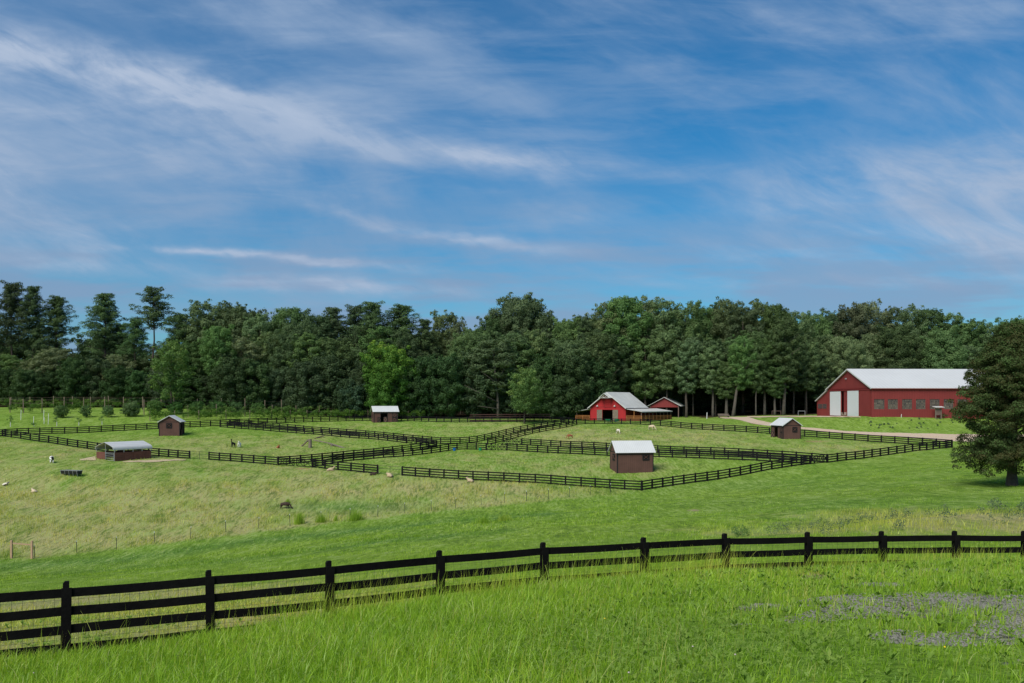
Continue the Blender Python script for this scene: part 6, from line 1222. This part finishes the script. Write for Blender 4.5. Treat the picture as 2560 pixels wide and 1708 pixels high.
# front row, lower, down to the ground except by the gravel road
px = -30
while px < 1470:
    Y_ = 243 + rt.uniform(-2, 4) + (8 if px < 60 else 0); g_, gl_ = region(px); ty = rt.uniform(880, 945)
    if 930 < px < 1000 or 1270 < px < 1340: px += 40; continue
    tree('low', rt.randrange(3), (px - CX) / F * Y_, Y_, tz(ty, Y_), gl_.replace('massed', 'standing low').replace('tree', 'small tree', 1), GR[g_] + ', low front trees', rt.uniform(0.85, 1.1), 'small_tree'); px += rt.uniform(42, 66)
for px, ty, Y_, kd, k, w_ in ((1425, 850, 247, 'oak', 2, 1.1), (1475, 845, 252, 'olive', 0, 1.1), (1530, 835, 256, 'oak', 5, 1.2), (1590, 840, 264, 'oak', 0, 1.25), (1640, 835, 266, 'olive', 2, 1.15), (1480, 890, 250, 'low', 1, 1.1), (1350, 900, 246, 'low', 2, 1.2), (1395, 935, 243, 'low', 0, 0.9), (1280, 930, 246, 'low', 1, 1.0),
                              (2050, 880, 256, 'oak', 1, 1.0), (2480, 880, 256, 'oak', 0, 1.0), (2540, 890, 250, 'oak', 3, 1.0), (2600, 880, 250, 'oak', 4, 1.0)):
    g_, gl_ = region(px); tree(kd, k, (px - CX) / F * Y_, Y_, tz(ty, Y_), gl_, GR[g_], w_, 'oak_tree')
for px, ty, Y_, k, w_, lab in ((1618, 828, 266, 0, 1.05, 'very broad rounded oak crown directly behind the open red shed'), (1185, 822, 252, 1, 0.85, 'broad rounded oak left of the bare limbed tree at centre'), (745, 800, 256, 2, 0.85, 'wide oak crown behind the middle of the vineyard'), (1470, 800, 262, 1, 0.8, 'broad oak crown rising behind the small red barn roof'), (2100, 840, 258, 0, 0.8, 'broad olive green crown behind the left gable of the big red barn')):
    tree('big', k, (px - CX) / F * Y_, Y_, tz(ty, Y_), lab, None, w_, 'oak_tree')
# trees with visible stems along the gravel road
def stem_tree(px, base, ty, Y_, r0, lean, lab, pale=True, cr='tall', k=0, w_=0.8, stemh=12.0):
    X = (px - CX) / F * Y_; zb = hz(X, Y_) - 0.1; topz = tz(ty, Y_); root = empty('tree', (X, Y_, zb), 0, lab, 'tree')
    tm_ = trunk_mesh('trunk', topz - zb - 2, r0, int(px), M['mid_bark'] if pale else M['bark'], lean=(lean, 0), limbs=6, start=0.5); link('trunk', tm_, root)
    cm, _, h_ = PROTO[cr, k]; c = bpy.data.objects.new('crown', cm); COL.objects.link(c); c.parent = root; s_ = (topz - zb) / h_; c.scale = (w_, w_, s_); c.location = (lean * (topz - zb) * 0.75, 0, 0); c.rotation_euler = (0, 0, px % 6)
stem_tree(1832, 1042, 835, 243, 0.48, 0.16, 'tree with a thick grey stem leaning right beside the log bench')
stem_tree(1816, 1044, 900, 245, 0.50, 0.0, 'tree with a thick upright stem directly behind the log bench', k=1, w_=0.7)
stem_tree(1783, 1044, 860, 247, 0.40, -0.02, 'tree with a short broad stem left of the log bench', k=0)
stem_tree(1716, 1046, 850, 250, 0.42, 0.0, 'tree with straight dark stem right of the open red shed', False, k=1)
stem_tree(1890, 1041, 860, 243, 0.22, 0.0, 'slender tree with a thin straight pale stem where the road curves', k=0, w_=0.6)
stem_tree(1912, 1040, 840, 246, 0.42, -0.02, 'grey stemmed tree just right of the slender pale one', k=1)
stem_tree(1937, 1040, 900, 244, 0.36, 0.01, 'stout tree whose stem rises directly over the right hand shed', k=0, w_=0.7)
stem_tree(1959, 1039, 780, 244, 0.52, 0.03, 'tall tree with the thickest pale trunk, left of the big red barn', k=1, w_=1.0)
stem_tree(1984, 1039, 850, 250, 0.28, 0.0, 'thin dark stemmed tree beside the white football goal', False, k=0)
stem_tree(2016, 1039, 850, 252, 0.26, 0.0, 'dark stemmed tree between the football goal and the big red barn', False, k=1)
def limb_tree(px, Y_, ty, lab, seed, sweep):
    X = (px - CX) / F * Y_; zb = hz(X, Y_) - 0.1; topz = tz(ty, Y_); Hh = topz - zb; root = empty('tree', (X, Y_, zb), 0, lab, 'tree'); r = random.Random(seed)
    mb = MB(); mb.tube([(0, 0, -0.8), (0.0, 0, Hh * 0.18), (-0.4, 0, Hh * 0.40), (-0.9, -0.2, Hh * 0.62), (-1.2, 0, Hh * 0.85)], [0.42, 0.34, 0.26, 0.18, 0.08], 8)
    for f, dx, up_ in sweep: mb.tube([(-0.1, -0.5, Hh * f), (dx * 0.45, -1.6, Hh * f + up_ * 0.45), (dx, -2.6, Hh * f + up_)], [0.13, 0.09, 0.03], 6)
    mb.build('trunk', M['mid_bark'], root, True)
    cm, _, h_ = PROTO['tall', seed % 2]; c = bpy.data.objects.new('crown', cm); COL.objects.link(c); c.parent = root; c.scale = (1.5, 1.3, Hh / h_); c.location = (-1.5, 2.5, 0)
limb_tree(1245, 240, 840, 'tree with bare pale limbs sweeping left over the back fence at centre', 3, ((0.2, -9.0, 4.6), (0.42, -4.6, 3.4), (0.45, 2.2, 4.5), (0.12, -5.5, 0.8)))
limb_tree(1300, 246, 850, 'tree with two slender bare stems rising behind the small light green tree', 4, ((0.25, -3.0, 9.0), (0.35, 2.4, 7.0)))
# distinct garden trees
def own_tree(name, pt, ty, R, base, n, per, size, mat, bark, lab, seed, lump=0.2, r0=0.25, trunk_h=0.8, tintvar=0.22, ht=None):
    p = at0(*pt); topz = tz(ty, p.y); Hh = topz - p.z; root = empty(name, p, 0, lab, 'tree' if 'bush' not in name else 'bush')
    link('crown', with_mat(clumps_to_mesh('crown', broad_clumps(Hh, R, base, seed, n, lump=lump), per, size, seed + 1, tintvar=tintvar, htint=None if ht is None else (ht[0], ht[1], Hh)), M[mat]), root)
    link('trunk', trunk_mesh('trunk', Hh * trunk_h, r0, seed + 2, M[bark], start=0.25, limbs=7), root); return root
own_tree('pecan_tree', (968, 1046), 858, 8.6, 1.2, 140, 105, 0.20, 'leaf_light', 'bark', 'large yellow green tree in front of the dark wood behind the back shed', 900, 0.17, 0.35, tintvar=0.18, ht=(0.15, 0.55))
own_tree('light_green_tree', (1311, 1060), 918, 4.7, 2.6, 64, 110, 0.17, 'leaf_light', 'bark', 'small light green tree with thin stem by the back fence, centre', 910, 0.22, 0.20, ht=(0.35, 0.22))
own_tree('blue_green_tree', (884, 1044), 950, 5.2, 0.3, 70, 90, 0.20, 'leaf_blue', 'bark', 'low blue green tree at the left foot of the yellow green tree', 920, 0.2)
own_tree('light_green_tree', (428, 1035), 850, 5.0, 3.0, 70, 70, 0.22, 'leaf_light', 'bark', 'bright green young tree in the wood edge below the tall thin pine', 930, 0.2)
# ------------------------------------------------------------------ the cedar on the right
p = at0(2530, 1213); Hc = tz(822, p.y) - p.z; cd = empty('cedar_tree', p, 0, 'big dark cedar with thick fluted trunk at the right edge', 'tree')
r = random.Random(77); cl = []; mb = MB()
mb.tube([(0, 0, -0.5), (0, 0, 0.15), (0.0, 0, 0.8), (0.03, 0, 1.7), (0.0, 0, 2.6), (0.15, 0, 5), (0.2, 0.1, 8), (0.3, 0, Hc - 0.8)], [0.50, 0.40, 0.32, 0.30, 0.34, 0.22, 0.13, 0.04], 12)
def cR(z_):
    f = z_ / Hc; return np.interp(f, [0.08, 0.14, 0.25, 0.42, 0.54, 0.64, 0.78, 0.88, 1.0], [2.0, 3.3, 3.7, 4.0, 3.1, 2.6, 2.0, 1.1, 0.2])
for i in range(250):
    f = (i + 0.5) / 250; z_ = 0.9 + (Hc - 1.0) * f ** 0.92; th = i * 2.39996 + r.uniform(-.4, .4); R_ = float(cR(z_)) * r.uniform(0.74, 1.13)
    if z_ < 2.2 and cos(th) > 0.15: continue
    if z_ < 1.6: R_ *= 0.85
    droop = -0.10 * R_ if z_ < 3.5 else 0.14 * R_
    st_z = max(1.9 if z_ < 4 else z_ - 0.25 * R_, 1.7); a = Vector((0, 0, st_z)); e = Vector((cos(th) * R_, sin(th) * R_, z_ + droop)); m_ = a.lerp(e, 0.5) + Vector((0, 0, 0.15 * R_))
    if i % 3 == 0: mb.tube([a, m_, a.lerp(e, 0.85)], [0.05 + 0.008 * R_, 0.03, 0.008], 5, False)
    for q, s_ in ((0.42, 0.66), (0.62, 0.62), (0.80, 0.55), (0.94, 0.44), (1.04, 0.30)):
        b_ = a.lerp(m_, q * 2) if q < 0.5 else m_.lerp(e, (q - 0.5) * 2)
        b_ = b_ + Vector((r.uniform(-.35, .35), r.uniform(-.35, .35), r.uniform(-.1, .25))); cl.append((tuple(b_), s_ * r.uniform(0.7, 1.3), (cos(th) * 0.7, sin(th) * 0.7, 0.35)))
mb.build('trunk', M['cedar_bark'], cd, True)
link('crown', with_mat(clumps_to_mesh('crown', cl, 660, 0.062, 78, flat=0.6, up=0.5, tintvar=0.26), M['leaf_cedar']), cd)
# ------------------------------------------------------------------ vineyard and orchard
M['leaf_bush'] = leaf_mat('bush_leaves', (0.065, 0.13, 0.04), (0.10, 0.185, 0.055), (0.15, 0.25, 0.075), 0.3, (0.9, 1.12))
def bush(px, base, ty, w_px, lab, seed, grp='round bushes in the orchard'):
    p = at0(px, base); topz = tz(ty, p.y); Hh = topz - p.z; R_ = w_px / 2 / F * p.y; root = empty('orchard_bush', p, 0, lab, 'bush', grp)
    link('foliage', with_mat(clumps_to_mesh('foliage', broad_clumps(Hh, R_, Hh * 0.12, seed, 34, lump=0.30), 300, 0.11, seed + 1), M['leaf_bush']), root)
    MB().tube([(0, 0, -0.2), (0, 0, Hh * 0.5)], [0.09, 0.05], 6).build('stem', M['bark'], root)
BN = ['first', 'second', 'third', 'fourth', 'fifth', 'sixth', 'seventh', 'eighth', 'ninth', 'tenth']
for i, (px, b_, t_, w_) in enumerate(((153, 1043.5, 1014, 36), (215, 1042.5, 1014, 27), (270, 1042, 1013, 31), (329, 1040.5, 1006, 46), (386, 1037, 1001, 40), (440, 1035, 1007, 38), (493, 1034, 1004, 38), (543, 1034, 1004, 42), (590, 1034, 1005, 38), (643, 1034, 1009, 36))):
    bush(px, b_ + 1, t_, w_, BN[i] + ' round green bush from the left in the orchard row', 500 + i)
def sapling(px, base, ty, lab, seed):
    p = at0(px, base); topz = tz(ty, p.y); Hh = topz - p.z; root = empty('sapling', p, 0, lab, 'sapling', 'staked saplings behind the far left fence'); r = random.Random(seed)
    MB().tube([(0, 0, -0.1), (0.05, 0, Hh * 0.6), (0.0, 0.1, Hh * 0.9)], [0.04, 0.03, 0.015], 5).build('stem', M['grey_wood'], root)
    cl = [((r.uniform(-.55, .55), r.uniform(-.4, .4), Hh * r.uniform(0.45, 0.95)), r.uniform(0.22, 0.38), (0, 0, .3)) for _ in range(9)]
    link('foliage', with_mat(clumps_to_mesh('foliage', cl, 330, 0.075, seed), M['leaf_bush']), root)
    MB().tube([(0.1, 0, -0.1), (0.1, 0, Hh * 0.42)], [0.06, 0.06], 6).build('tube', M['white'], root)
for i, (px, b_, t_) in enumerate(((25, 1067, 1039), (141, 1065, 1041), (196, 1064, 1044), (254, 1062, 1041), (84, 1066, 1058))):
    sapling(px, b_, t_, ('leafy', 'slanting', 'sparse', 'small leafed', 'tiny')[i] + ' sapling, ' + ('leftmost behind the far left fence', 'left of the middle behind the far left fence', 'in the middle behind the far left fence', 'furthest right behind the far left fence', 'beside a white stake behind the far left fence')[i], 600 + i)
for i, (px, b_, t_) in enumerate(((52, 1050, 1025), (83.5, 1063, 1041), (109, 1051, 1025), (120.5, 1061, 1034), (110, 1060, 1044))):
    p = at0(px, b_); h_ = tz(t_, p.y) - p.z; o = MB().beam((0, 0, -0.1), (0.08, 0, h_), 0.07, 0.07, (0, 1, 0)).build('white_stake', M['white'], None); o.location = p; tag(o, 'thin white stake in the grass, ' + ('leftmost of the orchard stakes', 'beside the tiny sapling', 'furthest back near the first bush', 'tallest, in the middle of the stakes', 'short one leaning by the tallest')[i], 'stake', 'thin white stakes in the orchard')
def trellis(pts, hp, lab, wires, step, vines, seed, thick=0.17, vh=(0.9, 1.9), dens=1.0):
    """row of posts with wires and vine foliage; pts = ground pixels"""
    G3 = [at0(*q) for q in pts]; root = empty('vine_trellis', G3[0], 0, lab, 'trellis'); O_ = root.location; r = random.Random(seed)
    L_ = [0.0]
    for a, b in zip(G3[:-1], G3[1:]): L_.append(L_[-1] + (b - a).length)
    def P_(s__):
        k = min(max(np.searchsorted(L_, s__) - 1, 0), len(G3) - 2); f = (s__ - L_[k]) / (L_[k + 1] - L_[k]); q = G3[k].lerp(G3[k + 1], f); q.z = hz(q.x, q.y); return q
    s__ = 0.0; PP = []
    while s__ <= L_[-1]: PP.append(P_(s__)); s__ += step * r.uniform(0.85, 1.15)
    for q in PP[:90]:
        tl_ = r.uniform(-0.05, 0.05); MB().beam(q - O_ - Vector((0, 0, 0.3)), q - O_ + Vector((tl_, 0, hp * r.uniform(0.93, 1.05))), thick, thick, (0, 1, 0)).build('post', M['post'], root)
    wb = MB()
    for h_ in wires:
        for a, b in zip(PP[:-1], PP[1:]): wb.beam(a - O_ + Vector((0, 0, h_)), b - O_ + Vector((0, 0, h_)), 0.035, 0.035)
    wb.build('wires', M['post'], root)
    if vines:
        cl = []; s__ = 0.0
        while s__ < L_[-1]:
            if r.random() < dens * (0.75 + 0.35 * sin(s__ * 0.35 + seed)):
                q = P_(s__) - O_; cl.append(((q.x, q.y + r.uniform(-.2, .2), q.z + r.uniform(*vh)), r.uniform(0.40, 0.95), (0, 0, .2)))
            s__ += 0.36
        me_ = with_mat(clumps_to_mesh('vines', cl, 190, 0.12, seed + 1), M['leaf_vine']); link('vines', me_, root)
trellis([(375, 1053), (560, 1049), (760, 1046.5), (925, 1045.5), (1060, 1047)], 2.25, 'nearest vine row with yellow green foliage behind the far left fence', (1.0, 1.8), 6.0, True, 700, 0.15, (0.6, 2.0), 1.25)
trellis([(470, 1044), (640, 1042), (800, 1041), (930, 1041.5)], 3.0, 'second vine row, leafy hedge like, behind the nearest one', (1.2, 2.2), 7.5, True, 710, 0.15, (0.7, 2.4), 1.25)
trellis([(360, 1037.5), (480, 1035), (640, 1034), (800, 1034.5)], 3.9, 'row of tall thick trellis posts standing behind the orchard bushes', (2.4, 3.3), 6.4, False, 720, 0.17)
trellis([(25, 1031.5), (73, 1034), (200, 1028), (330, 1026), (420, 1025)], 3.6, 'front trellis row at the far left with thick pale posts and wires', (1.4, 2.4, 3.2), 4.9, True, 730, 0.17, (0.8, 1.8), 0.55)
trellis([(-30, 1024), (100, 1021), (260, 1020), (420, 1020)], 3.2, 'middle trellis row at the far left below the pines, half covered in vines', (1.4, 2.2, 2.9), 5.2, True, 740, 0.17, (0.6, 2.2), 1.3)
trellis([(-30, 1019), (120, 1016.5), (280, 1016), (420, 1017)], 3.6, 'rearmost trellis row against the dark wood at the far left', (1.6, 2.6, 3.3), 5.5, True, 750, 0.17, (0.6, 2.4), 1.2)
# ------------------------------------------------------------------ clumps of rushes, thistles and the weeds behind the foreground fence
def clump(px, base, h_px, w_px, lab, seed, grp, n=260, dry=0.0, name='rush_clump', cat='rushes'):
    p = at0(px, base); h_ = h_px / F * p.y; w_ = w_px / F * p.y; r = np.random.default_rng(seed); P_ = np.stack([p.x + r.normal(0, w_ / 4, n), p.y + r.normal(0, w_ / 4, n), np.full(n, p.z - 0.05)], 1)
    zv = (np.full(n, dry), np.full(n, 0.12), np.zeros(n), np.zeros(n), np.zeros(n), np.zeros(n))
    o = blades(name, P_, h_ * r.uniform(0.45, 1.05, n), np.full(n, 0.035 * p.y / 105), 3, r.uniform(0.0, 0.6, n), 0.16, seed=seed, zonev=zv); tag(o, lab, cat, grp)
clump(747, 1310, 33, 24, 'tallest upright clump of green rushes by the steel posts', 800, 'rush clumps', 330)
clump(802, 1306, 24, 24, 'lower rush clump wrapped around a steel post', 801, 'rush clumps'); clump(839, 1302, 18, 9, 'smallest narrow rush clump between two larger ones', 802, 'rush clumps', 110)
clump(889, 1301, 28, 34, 'broad rush patch beside the steel post right of the other clumps', 803, 'rush clumps', 420); clump(719, 1258, 14, 12, 'small rush tuft behind the dark calf', 804, 'rush clumps', 110)
clump(1208, 1307, 22, 40, 'dark green weed clump on the mown slope, centre', 805, 'rush clumps', 300, name='weed_clump', cat='weeds'); clump(1262, 1302, 20, 34, 'greyish weed clump right of the dark green one', 806, 'rush clumps', 260, 0.4, name='weed_clump', cat='weeds')
clump(1042, 1343, 10, 26, 'bright low weed tuft on the mown slope', 807, 'rush clumps', 200, name='weed_clump', cat='weeds')
def thistles(X0, X1, Y0, Y1, n, lab, seed, hh_, pxlim):
    r = random.Random(seed); cl = []
    while len(cl) < n:
        x_, y_ = r.uniform(X0, X1), r.uniform(Y0, Y1); a, b = proj(x_, y_, hz(x_, y_))
        if not (pxlim[0] < a < pxlim[1] and pxlim[2] < b < pxlim[3]): continue
        zc = hz(x_, y_); s_ = r.uniform(0.6, 1.2)
        for k in range(4): cl.append(((x_ + r.uniform(-.15, .15), y_ + r.uniform(-.15, .15), zc + hh_ * s_ * (0.25 + 0.22 * k)), r.uniform(0.10, 0.22) * s_, (0, 0, .4)))
    o = link('weeds', with_mat(clumps_to_mesh('weeds', cl, 900, 0.028 * (Y0 / 25) ** 0.5, seed), M['leaf_weed'])); tag(o, lab, 'weeds', kind='stuff')
M['leaf_weed'] = leaf_mat('thistle_leaves', (0.07, 0.12, 0.05), (0.11, 0.17, 0.075), (0.22, 0.20, 0.11), 0.2, (0.9, 1.1))
thistles(6, 26, 24, 40, 230, 'grey green thistles in the brownish strip behind the foreground fence at right', 810, 0.42, (1850, 2600, 1255, 1345))
thistles(70, 110, 190, 206, 120, 'bluish weeds on the grass bank below the big red barn', 811, 0.32, (2170, 2400, 1048, 1078))
own_tree('wild_bush', (1852, 1342), 1318, 0.42, 0.03, 24, 1500, 0.022, 'leaf_bush', 'bark', 'little green bush just behind the foreground fence right of centre', 940, 0.34, 0.02, 0.5)
